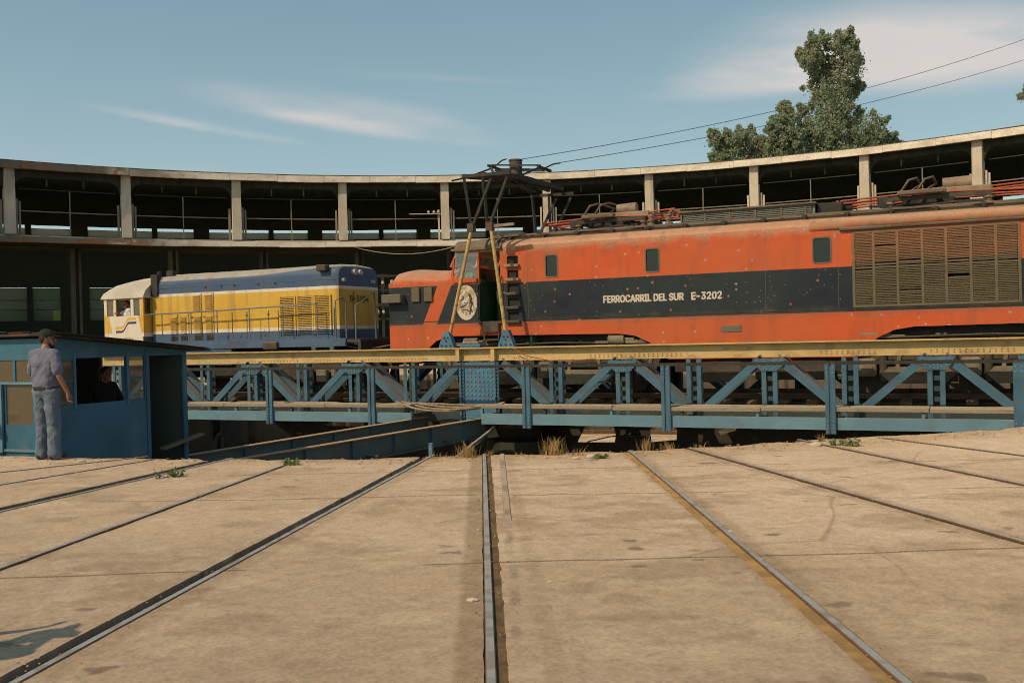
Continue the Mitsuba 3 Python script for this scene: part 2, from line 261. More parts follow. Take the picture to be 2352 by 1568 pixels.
def loft(rings):
    """Closed rings of equal count joined into a solid."""
    R = np.array(rings, float); K, n, _ = R.shape; i = np.arange(n); j = (i + 1) % n; f = []
    for k in range(K - 1): f += [np.stack([k * n + i, k * n + j, k * n + n + j], 1), np.stack([k * n + i, k * n + n + j, k * n + n + i], 1)]
    v = R.reshape(-1, 3); c0, c1 = R[0].mean(0), R[-1].mean(0); v = np.vstack([v, c0, c1]); o = (K - 1) * n
    f += [np.stack([i * 0 + K * n, j, i], 1), np.stack([i * 0 + K * n + 1, o + i, o + j], 1)]
    return v, np.vstack(f)
def xf(mesh, mtx):
    v, f = mesh; return np.asarray(v) @ mtx[:3, :3].T + mtx[:3, 3], f
def rrect(x0, x1, z0, z1, r, n=4): return sbox(x0 + r, z0 + r, x1 - r, z1 - r).buffer(r, quad_segs=n)
def numbered(k):
    if k not in used: used.add(k); return k
    i = cnt.get(k, 0)
    while True:
        i += 1; q = f'{k}_{i:03d}'
        if q not in used: cnt[k] = i; used.add(q); return q
used, cnt = set(), {}
def thing(name, label=None, cat_=None, group=None, kind=None):
    k = numbered(name); d = {}
    if label: d['label'] = label
    if cat_: d['category'] = cat_
    if group: d['group'] = group
    if kind: d['kind'] = kind
    labels[k] = d; return k
def put(key, mesh, m, smooth=False, frame=None):
    if frame is not None: mesh = xf(mesh, frame)
    scene[key] = mikit.ply(mesh, m, smooth=smooth); return key
def part(parent, name, mesh, m, smooth=False, frame=None, label=None, kind=None):
    k = numbered(parent + '__' + name); put(k, mesh, m, smooth, frame)
    if label or kind: labels[k] = {a: b for a, b in (('label', label), ('kind', kind)) if b}
    return k
def arc(r0, r1, a0, a1, z0, z1, n=1):
    """An annular sector about the roundhouse centre; angles in degrees clockwise from +y."""
    a = np.radians(np.linspace(a0, a1, n + 1)); v, f = [], []
    for t in a:
        for r, z in ((r0, z0), (r1, z0), (r1, z1), (r0, z1)): v.append([RC[0] + r * math.sin(t), RC[1] + r * math.cos(t), z])
    for k in range(n):
        b = 4 * k
        for i in range(4): j = (i + 1) % 4; f += [[b + i, b + 4 + i, b + 4 + j], [b + i, b + 4 + j, b + j]]
    f += [[0, 1, 2], [0, 2, 3]]; b = 4 * n; f += [[b, b + 2, b + 1], [b, b + 3, b + 2]]
    return np.array(v), np.array(f)
def sheet(r, a0, a1, z0, z1, n=2):
    a = np.radians(np.linspace(a0, a1, n + 1)); v = np.array([[RC[0] + r * math.sin(t), RC[1] + r * math.cos(t), z] for t in a for z in (z0, z1)])
    return v, np.array([f for k in range(n) for f in ([2 * k, 2 * k + 2, 2 * k + 3], [2 * k, 2 * k + 3, 2 * k + 1])])
def radial(az, r, z=0.0):
    """A frame standing at azimuth az and radius r: x along the ring, y outwards."""
    t = math.radians(az); m = np.eye(4); m[:3, 0] = [math.cos(t), -math.sin(t), 0]; m[:3, 1] = [math.sin(t), math.cos(t), 0]; m[:3, 3] = [RC[0] + r * math.sin(t), RC[1] + r * math.cos(t), z]; return m
#--STRUCTURE
# ------------------------------------------------------------------ ground, pit, tracks in the apron
PITPTS = [(-12.5, 18.2), (-9.6, 15.5), (-7.32, 14.16), (-4.37, 13.27), (-2.71, 12.85), (-.29, 12.82), (2.15, 13.02), (4.05, 13.64), (7.5, 14.64), (10.6, 17.0)]
pa = [math.degrees(math.atan2(x - C0[0], -(y - C0[1]))) for x, y in PITPTS]; pr = [math.hypot(x - C0[0], y - C0[1]) for x, y in PITPTS]
def rpit(a): return np.interp(a, pa, pr, left=14.45, right=14.45)   # a: degrees from the camera's side, positive to the right
edge = []
for a in np.arange(-180, 180, .35):
    t = math.radians(a); r = float(rpit(a)) + .14 * (meshkit.fbm([a * .55, 3, 1], 3) - .5) + .10 * max(0, meshkit.noise([a * .9, 8, 2]) - .62) * 4
    edge.append((C0[0] + r * math.sin(t), C0[1] - r * math.cos(t)))
pit_poly = Polygon(edge).buffer(0)
def rail_line(near, far, rw=.055, groove=.07, side=1, back=-3.5, fwd_=.25):
    """Slot and rail from the pit edge towards the camera; side +1: the flangeway lies to the right as seen from the camera."""
    a, b = np.array(far, float), np.array(near, float); d = (b - a) / np.linalg.norm(b - a); nrm = np.array([-d[1], d[0]])   # nrm: seen from the camera, to the right
    t1 = (a[1] - back) / -d[1] if d[1] < -.05 else 9.0
    return a - d * fwd_, a + d * min(t1, 24.0), nrm * side, rw, groove
RAILS = [  # far, near, side, groove, fill depth, fill, label
 ((-.39, 12.7), (-.13, 4.42), 1, .055, .014, 'sand_fill', 'grey steel rail with a wide sandy flangeway running straight up the middle of the apron'),
 ((1.50, 12.68), (1.67, 4.3), -1, .085, .008, 'ochre_fill', 'grey steel rail with an ochre sand strip on its left, running to the lower right'),
 ((-1.10, 12.75), (-2.33, 4.62), -1, .095, .15, 'groove_dirt', 'pale steel rail beside a deep dark groove running to the lower left corner'),
 ((-2.87, 12.32), (-3.63, 6.98), 1, .03, .06, 'groove_dirt', 'flat grey rail crossing the left apron, second in from the man'),
 ((-3.81, 12.98), (-4.86, 9.36), -1, .16, .20, 'groove_dirt', 'rail beside the widest and darkest groove, ending next to the cabin'),
 ((2.34, 12.83), (3.57, 7.01), -1, .05, .03, 'groove_dirt', 'thin rail with a brown line crossing the middle of the right apron'),
 ((3.97, 13.49), (4.84, 9.47), -1, .045, .04, 'groove_dirt', 'thin sunken rail starting at the green weed on the right'),
 ((5.13, 13.5), (5.89, 11.5), -1, .045, .05, 'groove_dirt', 'farthest right rail under the right end of the bridge'),
 ((-5.2, 13.45), (-6.5, 12.2), 1, .03, .05, 'groove_dirt', 'brown rail end running behind the heels of the standing man'),
 ((-4.9, 13.1), (-5.9, 11.0), 1, .02, .03, 'sand_fill', 'faint buried rail in front of the standing man'),
]
slots, rail_meshes = [], []
for far, near, side, g, dep, fill, lab in RAILS:
    a, b, nn, rw, g = rail_line(near, far, .056, g, side)
    o0, o1 = -nn * (rw / 2 + .004), nn * (rw / 2 + g)
    nn_ = int(np.linalg.norm(b - a) / .06); tt = np.linspace(0, 1, nn_)[:, None]; gs = side * 7.3 + far[0] * 11
    j0 = np.array([-.002 + .004 * meshkit.noise([q * .9, gs, 0]) + .012 * max(0, meshkit.noise([q * .23, gs, 4]) - .72) * 3 for q in range(nn_)])[:, None]; j1 = np.array([-.002 + .008 * (meshkit.noise([q * .7, gs, 9]) - .3) + .018 * max(0, meshkit.noise([q * .21, gs, 6]) - .7) * 3 for q in range(nn_)])[:, None]
    uu = nn / np.linalg.norm(nn); slots.append(Polygon(np.vstack([a + (b - a) * tt + o0 - uu * j0, (a + (b - a) * tt + o1 + uu * j1)[::-1]])).buffer(0))
    r = tuple(nn * rw / 2)
    rail_meshes.append((a, b, nn, rw, g, dep, fill, lab))
# a second short rail end to the right of the middle flangeway
stub_a, stub_b = np.array([-.165, 12.95]), np.array([-.07, 8.3]); sd = (stub_b - stub_a) / np.linalg.norm(stub_b - stub_a); sn = np.array([-sd[1], sd[0]])
slots.append(Polygon([stub_a - sn * .032, stub_b - sn * .032, stub_b + sn * .032, stub_a + sn * .032]))
cut = unary_union(slots).buffer(0)
apron_poly = Point(C0[0], C0[1]).buffer(40, quad_segs=48).difference(pit_poly).intersection(sbox(-60, -6, 60, 17.5)).difference(cut)
put('apron', slab(apron_poly, -.26, 0), 'apron_concrete'); labels['apron'] = {'kind': 'structure', 'label': 'sunlit tan concrete apron with rails set flush into it'}
far_poly = Point(C0[0], C0[1]).buffer(700, quad_segs=48).difference(pit_poly).difference(Point(C0[0], C0[1]).buffer(39.98, quad_segs=48).intersection(sbox(-60, -5.98, 60, 17.48)))
put('ground', slab(far_poly, -.26, -.005), 'far_ground'); labels['ground'] = {'kind': 'structure'}
for (a, b, nn, rw, g, dep, fill, lab) in rail_meshes:
    k = thing('rail', lab, 'rail', 'rails set into the apron'); o = nn * rw / 2; fr = np.eye(4)
    hd = []
    d = (b - a) / np.linalg.norm(b - a); L = np.linalg.norm(b - a); fr[:2, 0] = d; fr[:2, 1] = [-d[1], d[0]]; fr[:2, 3] = a
    part(k, 'rail_head', cat([rbx(0.0, L, -rw / 2 + .002, rw / 2 - .002, -.04, .006, .006), bx(0.02, L, -.012, .012, -.24, -.04)]), 'rail_steel', frame=fr)
    s_ = 1 if np.dot(nn, fr[:2, 1]) > 0 else -1
    part(k, 'flangeway_fill', bx(0.12, L, s_ * rw / 2, s_ * (rw / 2 + g + .06), -.25, -dep), fill, frame=fr); part(k, 'joint_dirt', bx(0.12, L, -s_ * rw / 2, -s_ * (rw / 2 + .06), -.25, -.012), 'sand_fill', frame=fr)
fr = np.eye(4); fr[:2, 0] = sd; fr[:2, 1] = sn; fr[:2, 3] = stub_a
k = thing('rail_stub', 'short second rail end beside the middle rail at the pit edge, fading into the concrete', 'rail'); put(k, rbx(0, np.linalg.norm(stub_b - stub_a), -.03, .03, -.2, .003, .006), 'buried_rail', frame=fr)
# pit
ring = np.array(pit_poly.exterior.coords)[:-1]
nr = len(ring); i = np.arange(nr); j = (i + 1) % nr
v = np.vstack([np.c_[ring, np.full(nr, -.2)], np.c_[ring, np.full(nr, -2.8)]])
put('pit_wall', (v, np.vstack([np.stack([i, j, nr + j], 1), np.stack([i, nr + j, nr + i], 1)])), 'pit_wall_concrete'); labels['pit_wall'] = {'label': 'round concrete wall of the turntable pit below the apron edge', 'category': 'wall'}
put('pit_floor', slab(Point(C0[0], C0[1]).buffer(15.6, quad_segs=40), -2.85, -2.6), 'pit_concrete'); labels['pit_floor'] = {'kind': 'structure'}
k = thing('ring_rail', 'circular rail on the pit floor near the wall', 'rail')
put(k, slab(Point(C0[0], C0[1]).buffer(13.94, quad_segs=48).difference(Point(C0[0], C0[1]).buffer(13.86, quad_segs=48)), -2.61, -2.45), 'rail_steel')
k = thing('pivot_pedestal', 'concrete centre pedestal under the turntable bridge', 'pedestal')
put(k, cat([cyl(C0 + [0, 0, -2.65], C0 + [0, 0, -1.3], .95, 24), cyl(C0 + [0, 0, -1.31], C0 + [0, 0, -.95], .6, 24)]), 'dark_concrete', smooth=30)  # darkened concrete: the shadow under the bridge is put into its colour
# ------------------------------------------------------------------ roundhouse
rh_ = thing('roundhouse', 'curved concrete roundhouse with open clerestory bays behind both locomotives', 'building')
AZ0, AZ1 = -74, 78
part(rh_, 'roof', arc(RR - .62, RR + 23, AZ0, AZ1, 12.24, 12.40, 60), 'roof_sheet')
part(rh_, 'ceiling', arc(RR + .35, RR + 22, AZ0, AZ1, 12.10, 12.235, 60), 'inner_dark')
nf = 38
for q in range(nf):   # cast fascia pieces, each a little out of line
    a0 = AZ0 + (AZ1 - AZ0) * q / nf; a1 = AZ0 + (AZ1 - AZ0) * (q + 1) / nf; dz = .02 * math.sin(q * 2.1)
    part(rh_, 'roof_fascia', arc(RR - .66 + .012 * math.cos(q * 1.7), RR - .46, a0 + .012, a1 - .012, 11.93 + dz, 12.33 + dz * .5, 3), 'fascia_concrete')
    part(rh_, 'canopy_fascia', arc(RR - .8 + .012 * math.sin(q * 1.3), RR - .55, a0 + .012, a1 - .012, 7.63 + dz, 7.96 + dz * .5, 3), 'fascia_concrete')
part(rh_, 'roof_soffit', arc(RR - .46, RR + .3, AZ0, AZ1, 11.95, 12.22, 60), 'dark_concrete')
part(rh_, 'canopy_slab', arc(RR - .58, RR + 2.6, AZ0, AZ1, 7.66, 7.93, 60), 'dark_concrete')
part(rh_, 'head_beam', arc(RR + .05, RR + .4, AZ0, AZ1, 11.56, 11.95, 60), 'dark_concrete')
part(rh_, 'sill_beam', arc(RR + .02, RR + .5, AZ0, AZ1, 7.93, 8.12, 60), 'column_concrete')
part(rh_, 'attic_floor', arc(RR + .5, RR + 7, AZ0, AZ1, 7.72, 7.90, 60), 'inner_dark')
COLS = [-38.71 + 8.95 * k for k in range(-4, 14)]
MEAS = {0: -38.71, 1: -30.18, 2: -21.39, 3: -12.41, 4: -3.44, 5: 5.64, 6: 14.65, 7: 23.57, 8: 32.44, 9: 40.8}
COLS = [MEAS.get(k, -38.71 + 8.9 * k) for k in range(-4, 13)]
col = ext(Polygon([(-.29, 8.12), (.29, 8.12), (.27, 11.95), (-.27, 11.95)]), -.28, .30)
haunch = lambda sg: ext(Polygon([(sg * .27, 11.57), (sg * .95, 11.57), (sg * .62, 11.44), (sg * .40, 11.22), (sg * .33, 10.9), (sg * .27, 10.8)]), .06, .28)
pil = [bx(-.33, -.06, -.2, .25, 0, 7.655), bx(.16, .30, -.2, .25, 0, 7.655), bx(-.058, .158, -.02, .1, 0, 7.655)]
for ci, az in enumerate(COLS):
    part(rh_, 'column', col, 'column_concrete', frame=radial(az, RR))
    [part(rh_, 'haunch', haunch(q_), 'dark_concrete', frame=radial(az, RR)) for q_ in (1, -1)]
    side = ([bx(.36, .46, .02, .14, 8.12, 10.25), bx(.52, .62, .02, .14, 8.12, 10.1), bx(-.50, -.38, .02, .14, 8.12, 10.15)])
    for q_ in side: part(rh_, 'jamb', q_, 'column_concrete' if az > -6 else 'bar_grey', frame=radial(az, RR))  # left jambs use a darker grey: their shade is in the colour
    if ci + 1 < len(COLS):
        nx = COLS[ci + 1]; md = (az + nx) / 2
        part(rh_, 'glazing_bar', arc(RR + .10, RR + .15, az + .7, nx - .7, 9.53, 9.585, 6), 'bar_grey')
        part(rh_, 'upper_glazing_bar', arc(RR + .12, RR + .17, az + .7, nx - .7, 10.84, 10.89, 6), 'dark_concrete')
        part(rh_, 'mullion', bx(-.028, .028, .10, .16, 8.12, 10.84), 'bar_grey', frame=radial(md + .1, RR))
        for dd in (-1.5, 1.2): part(rh_, 'hanger', cat([bx(-.04, .04, .3, .36, 11.1, 11.6)]), 'pillar_concrete', frame=radial(md + dd, RR))
for x in (-54.9, -47.5, -40.4, -33.0, -25.7, -17.9, -9.9, -2.0, 6.0, 14.0, 22, 30, 38, 46): [part(rh_, 'pillar', q_, 'pillar_concrete' if i_ < 2 else 'dark_concrete', frame=radial(x - 1.0 + .6 * (x < -20), RR + 3.0)) for i_, q_ in enumerate(pil)]
R2 = RR + 20
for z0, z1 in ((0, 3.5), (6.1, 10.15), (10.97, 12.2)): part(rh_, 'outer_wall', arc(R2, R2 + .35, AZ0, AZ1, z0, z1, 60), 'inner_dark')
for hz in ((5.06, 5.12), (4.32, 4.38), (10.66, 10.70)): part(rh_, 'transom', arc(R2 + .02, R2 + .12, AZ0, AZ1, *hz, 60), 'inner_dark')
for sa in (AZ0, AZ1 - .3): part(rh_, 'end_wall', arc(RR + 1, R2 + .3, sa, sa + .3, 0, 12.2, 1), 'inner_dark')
b0 = -33.75 - 8.4 * 4
for q in range(16):
    a = b0 + 8.4 * q
    for lo, hi in ((-.18, .18), (2.75, 3.85)): [part(rh_, 'pier', arc(R2, R2 + .34, a + lo, a + hi, *zz, 1), 'inner_dark') for zz in ((3.5, 6.1), (10.15, 10.97))]
    part(rh_, 'pier', arc(R2, R2 + .34, a + 1.95, a + 2.75, 3.5, 6.1, 1), 'inner_dark')
    for lo, hi in ((.18, 2.75), (3.85, 8.22)): part(rh_, 'upper_pane', sheet(R2 + .14, a + lo, a + hi, 10.15, 10.66, 4), 'hall_pane')
    for lo, hi in ((.18, 1.95), (3.85, 8.22)):
        for z0, z1 in ((3.5, 4.32), (4.38, 5.06), (5.12, 6.05)): part(rh_, 'lower_pane', sheet(R2 + .14, a + lo, a + hi - (.5 if z0 == 3.5 and q % 3 == 1 else 0), z0, z1, 4), 'hall_pane_green' if (q + int(z0)) % 3 == 0 else 'hall_pane_low')
for q in (1, 4, 7, 10, 13): part(rh_, 'foliage_tint_pane', sheet(R2 + .16, b0 + 8.4 * q + 1.45, b0 + 8.4 * q + 1.95, 3.5, 4.32, 2), 'foliage_tint_glass'); part(rh_, 'foliage_tint_pane', sheet(R2 + .16, b0 + 8.4 * q + 7.72, b0 + 8.4 * q + 8.22, 3.5, 4.32, 2), 'foliage_tint_glass')  # added panes whose colour stands in for bright foliage in the gaps
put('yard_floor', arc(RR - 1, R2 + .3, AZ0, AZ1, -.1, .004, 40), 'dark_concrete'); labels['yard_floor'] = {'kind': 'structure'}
#--BRIDGE
# ------------------------------------------------------------------ turntable bridge, local frame: x along, y away from the camera, z up
tb = thing('turntable_bridge', 'blue riveted turntable bridge with yellow top girders carrying both locomotives', 'turntable')
def P(name, mesh, m, smooth=False, **k): return part(tb, name, mesh, m, smooth, BR, **k)
SP = [(.35 + 1.69 * k) for k in range(1, 8)]; NODES = [-x for x in SP[::-1]] + [0.0] + SP     # node index 7 is the middle
HL = 12.9
for sd_, w in ((-1, -2.3), (1, 2.3)):
    P('top_girder', cat([bx(-HL, HL, w - .18, w + .18, 1.21, 1.24), bx(-HL, HL, w - .015, w + .015, .912, 1.208), bx(-HL, HL, w - .05, w + .05, .905, .93)]), 'yellow_paint')
    for s in (-.62, .36): P('stiffener', bx(s - .05, s + .05, w - .16, w + .16, .90, 1.207), 'yellow_paint')
    P('bottom_chord', cat([bx(-HL, HL, w - .15, w - .12, -.62, -.30), bx(-HL, HL, w - .15, w + .15, -.32, -.29), bx(-HL, HL, w - .15, w + .15, -.63, -.60)]), 'dark_blue_paint')
    rows = []
    for q in range(150): rows.append(q)
    f = w + sd_ * .0 - .03
    rv = []
    for lo, hi in ((2.9, 5.2), (-7.2, -5.6), (-5.0, -1.5), (8.2, 9.4), (10.4, 12.0), (.9, 1.5)):
        for x in np.arange(lo, hi, .11):
            for z in (.96, 1.01) if lo > 2 else (.965,): rv.append(bx(x - .012, x + .012, w - .024, w - .014, z - .012, z + .012))
    if sd_ < 0: P('girder_rivets', cat(rv), 'rusty_flange', kind='stuff', label='rows of rivet heads along the yellow girder')
    for ni, s in enumerate(NODES):
        if s == 0: continue
        apex = (abs(ni - 7) % 2 == 0)
        zt = .88
        P('upright', cat([bx(s - .17, s - .07, w - .16, w - .145, -.6, zt), bx(s - .17, s - .155, w - .16, w - .04, -.6, zt), bx(s + .07, s + .17, w - .16, w - .145, -.6, zt), bx(s + .155, s + .17, w - .16, w - .04, -.6, zt)]), 'blue_paint')
        P('lacing_plate', cat([bx(s - .07, s + .07, w - .10, w - .09, z, z + .10) for z in np.arange(-.5, .8, .22)] + [bx(s - .15, s + .15, w + .10, w + .12, -.6, zt)]), 'dark_blue_paint')
    for ni in range(1, 15):
        k_ = abs(ni - 7)
        if ni == 14: break
    for k_ in (-6, -4, -2, 0, 2, 4, 6):
        sa = 0 if k_ == 0 else math.copysign(.35 + 1.69 * abs(k_), k_)
        for dr_ in (-1, 1):
            kb = k_ + dr_; sb = math.copysign(.35 + 1.69 * abs(kb), kb)
            x0 = sa + dr_ * (.60 if k_ == 0 else .20); x1 = sb - dr_ * .10
            tp, bt = (x0, .84), (x1, -.36)
            for off, nm in ((-.12, 'diagonal'), (.34, 'rear_diagonal')):
                p, q = np.array([tp[0], w + off, tp[1]]), np.array([bt[0], w + off, bt[1]])
                P(nm, cat([beam(p, q, .15, .02, up=(0, 1.0, 0)), beam(p + [0, .12, .112], q + [0, .12, .112], .02, .25, up=(0, 1.0, 0))]), 'blue_paint')
        if k_:
            gp = Polygon([(sa - .36, .875), (sa + .36, .875), (sa + .30, .72), (sa + .16, .60), (sa - .16, .60), (sa - .30, .72)])
            P('gusset', ext(gp, w - .185, w - .17), 'blue_paint')
            if sd_ < 0:
                rv = [bx(sa + dx - .014, sa + dx + .014, w - .20, w - .185, z - .014, z + .014) for dx in (-.27, -.19, -.1, -.04, .04, .1, .19, .27) for z in np.arange(.62 + abs(dx) * .5, .86, .075)]
                P('gusset_rivets', cat(rv), 'pale_blue_paint', kind='stuff')
    # middle riveted box
    P('centre_plate', bx(-.42, .42, w - .20, w - .17, -.62, .87), 'bright_blue_paint' if sd_ < 0 else 'blue_paint', label='blue riveted plate at the middle of the bridge' if sd_ < 0 else None)
    for s in (-.48, .48): P('plate_angle', cat([bx(s - .07, s + .07, w - .23, w - .20, -.62, .87), bx(s - .012, s + .012, w - .29, w - .23, -.62, .87)]), 'blue_paint')
    if sd_ < 0:
        rv = []
        for z in np.linspace(-.05, .75, 8):
            for x in np.linspace(-.34, .34, 7): rv.append(cyl([x, w - .20, z], [x, w - .222, z], .022, 6))
        for z in np.linspace(-.5, .8, 16):
            for x in (-.52, -.44, .44, .52): rv.append(cyl([x, w - .23, z], [x, w - .25, z], .018, 6))
        P('plate_rivets', cat(rv), 'pale_blue_paint', kind='stuff')
for s in NODES: P('floor_beam', cat([bx(s - .015, s + .015, -2.2, 2.2, -.58, -.22), bx(s - .1, s + .1, -2.2, 2.2, -.23, -.21)]), 'dark_blue_paint')
for w in (-.84, .84):
    P('stringer', cat([bx(-HL, HL, w - .1, w + .1, -.22, -.20), bx(-HL, HL, w - .012, w + .012, -.55, -.22)]), 'dark_blue_paint')
    P('bridge_rail', cat([bx(-HL - 1.2, HL + 1.2, w - .035, w + .035, -.03, .015), bx(-HL - 1.2, HL + 1.2, w - .01, w + .01, -.09, -.03), bx(-HL - 1.2, HL + 1.2, w - .065, w + .065, -.105, -.09)]), 'rail_steel')
for q, s in enumerate(np.arange(-12.6, 12.7, .66)): P('sleeper', rbx(s - .12, s + .12, -1.45 - .08 * (q % 3), 1.45 + .06 * (q % 2), -.20, -.105, .012), 'sleeper_wood')
for s in (-11.9, 11.9):
    for w in (-1.9, 1.9):
        P('end_wheel', cat([cyl([s - .08, w, -1.95], [s + .08, w, -1.95], .5, 24), cyl([s - .14, w, -1.95], [s + .14, w, -1.95], .12, 12)]), 'grimy_steel', smooth=30)
        P('wheel_bracket', cat([bx(s - .3, s - .16, w - .4, w + .4, -2.05, -.6), bx(s + .16, s + .3, w - .4, w + .4, -2.05, -.6)]), 'dark_blue_paint')
belly = Polygon([(-9.5, -.6), (-8.2, -1.4), (-6.6, -2.2), (9.0, -2.2), (10.6, -1.5), (11.2, -.6)])
bh = [Polygon([(1.41, -1.41), (2.45, -1.39), (2.48, -1.2), (2.36, -.7), (1.80, -.7)]), Polygon([(3.48, -1.36), (3.45, -1.04), (3.88, -.74), (4.16, -1.06), (4.14, -1.29)]), Polygon([(5.25, -1.06), (5.70, -.90), (5.69, -1.02), (5.30, -1.14)]), Polygon([(-6.84, -1.09), (-6.33, -.88), (-5.47, -.94), (-5.47, -1.10)])]
P('added_belly_plate', ext(belly.difference(unary_union([q.buffer(.015) for q in bh])), .58, .62), 'black_iron')  # added dark plate hiding the pit floor; holes shaped as sunlit patches
P('belly_pipe', cat([tube([[1.7, .55, -1.40], [2.3, .55, -1.26], [2.8, .55, -1.18], [3.3, .55, -1.2]], .018, 6), tube([[2.4, .55, -1.42], [3.2, .55, -1.26]], .014, 6)]), 'black_iron')
P('pivot_block', cat([cyl([0, 0, -.96], [0, 0, -.6], .6, 20), bx(-.9, .9, -1.6, 1.6, -.62, -.5)]), 'grimy_steel')
# near walkway
for a, b in ((-10.6, -1.45), (.48, 11.9)):
    P('walkway_girder', cat([bx(a, b, -3.40, -3.38, -.58, -.33), bx(a, b, -3.40, -3.32, -.345, -.33), bx(a, b, -3.40, -3.32, -.58, -.565)]), 'pale_blue_paint')
    n = int(round((b - a) / 1.68))
    for q in range(n + 1):
        s = a + (b - a) * q / n
        P('walkway_prop', cat([bx(s - .03, s + .03, -3.38, -3.30, -.33, -.215), bx(s - .03, s + .03, -3.38, -2.4, -.42, -.36)]), 'grimy_steel' if q % 2 else 'pale_blue_paint')
    L = 3.3; x = a
    while x < b - .1:
        x1 = min(x + L, b)
        for wi, (w0, w1) in enumerate(((-3.43, -3.20), (-3.19, -2.97), (-2.96, -2.74))):
            dz = .012 * math.sin(x * 3 + wi * 2); P('walkway_plank', rbx(x + .008, x1 - .008, w0, w1, -.212 + dz, -.125 + dz, .008), 'wood_plank')
        x = x1
for s in (-8.95, -5.75, -2.57, 1.69, 5.04, 8.51, 11.97):
    P('walkway_post', cat([bx(s - .10, s - .025, -3.47, -3.455, -.66, .80), bx(s - .10, s - .088, -3.47, -3.40, -.66, .80), bx(s + .025, s + .10, -3.47, -3.455, -.66, .80), bx(s + .088, s + .10, -3.47, -3.40, -.66, .80), bx(s - .05, s + .05, -3.44, -3.43, -.66, .78)]), 'blue_paint')
    P('post_bolts', cat([bx(s + dx - .014, s + dx + .014, -3.485, -3.47, z - .014, z + .014) for dx in (-.06, .06) for z in (-.62, -.55, -.48, -.40, .6, .7)]), 'pale_blue_paint', kind='stuff')
P('end_post', cat([bx(11.88, 12.3, -3.47, -3.44, -.62, .83)]), 'blue_paint')
P('handrail', bx(-10.6, 12.1, -3.47, -3.415, .765, .835), 'black_iron')  # near-black stands for its shaded face: shade put into the colour
# far walkway
P('far_walkway', bx(-12, 12, 2.75, 3.45, -.21, -.13), 'wood_plank')
# arm to the control cabin
for (s0, w0), (s1, w1), nm in (((.19, -2.62), (-.49, -11.25), 'near'), ((-1.5, -2.6), (-1.85, -11.25), 'far')):
    p, q = np.array([s0, w0, -.73]), np.array([s1, w1, -.73])
    P('arm_girder', beam(p, q, .02, .42), 'arm_paint')
    P('arm_flange', beam(p + [0, 0, .225], q + [0, 0, .225], .17, .025), 'rusty_flange'); P('arm_lower_flange', beam(p - [0, 0, .225], q - [0, 0, .225], .17, .025), 'dark_blue_paint')
    for t in np.linspace(.12, .94, 6):
        c = p + (q - p) * t; P('arm_stiffener', bx(c[0] - .07, c[0] + .07, c[1] - .01, c[1] + .01, -.93, -.53), 'blue_paint')
for w in (-4.5, -7.4, -10.2): P('arm_tie', beam([.1, w, -.9], [-1.75, w, -.9], .08, .08), 'dark_blue_paint')
P('arm_brace', cat([beam([.55, -5.5, -1.25], [-1.7, -8.6, -1.1], .07, .07), beam([.9, -5.9, -1.2], [.6, -3.0, -.72], .06, .06), beam([.4, -5.7, -1.42], [-1.6, -6.6, -1.42], .06, .06)]), 'blue_paint')
P('brace_post', bx(.34, .42, -5.74, -5.66, -1.45, -.78), 'pale_blue_paint')
k = thing('rope', 'thin orange rope hanging along the yellow girder right of the mast foot', 'rope'); put(k, tube([[.92, -2.52, 1.22], [1.3, -2.53, 1.02], [1.9, -2.53, .90], [2.5, -2.53, .88], [3.1, -2.53, .93]], .012, 6), 'red_tube', smooth=True, frame=BR)
k = thing('cable_bundle', 'sagging tan cables draped across the gap in the near walkway', 'cable')
ms = []
for q in range(4):
    t = np.linspace(0, 1, 20); sag = .05 + .05 * q
    ms.append(tube(np.c_[-1.9 + 2.9 * t, -3.1 - .09 * q + .2 * np.sin(t * 5 + q), -.10 - sag * 4 * t * (1 - t) + .01 * q], .026, 6))
put(k, cat(ms), 'rope_tan', smooth=True, frame=BR)
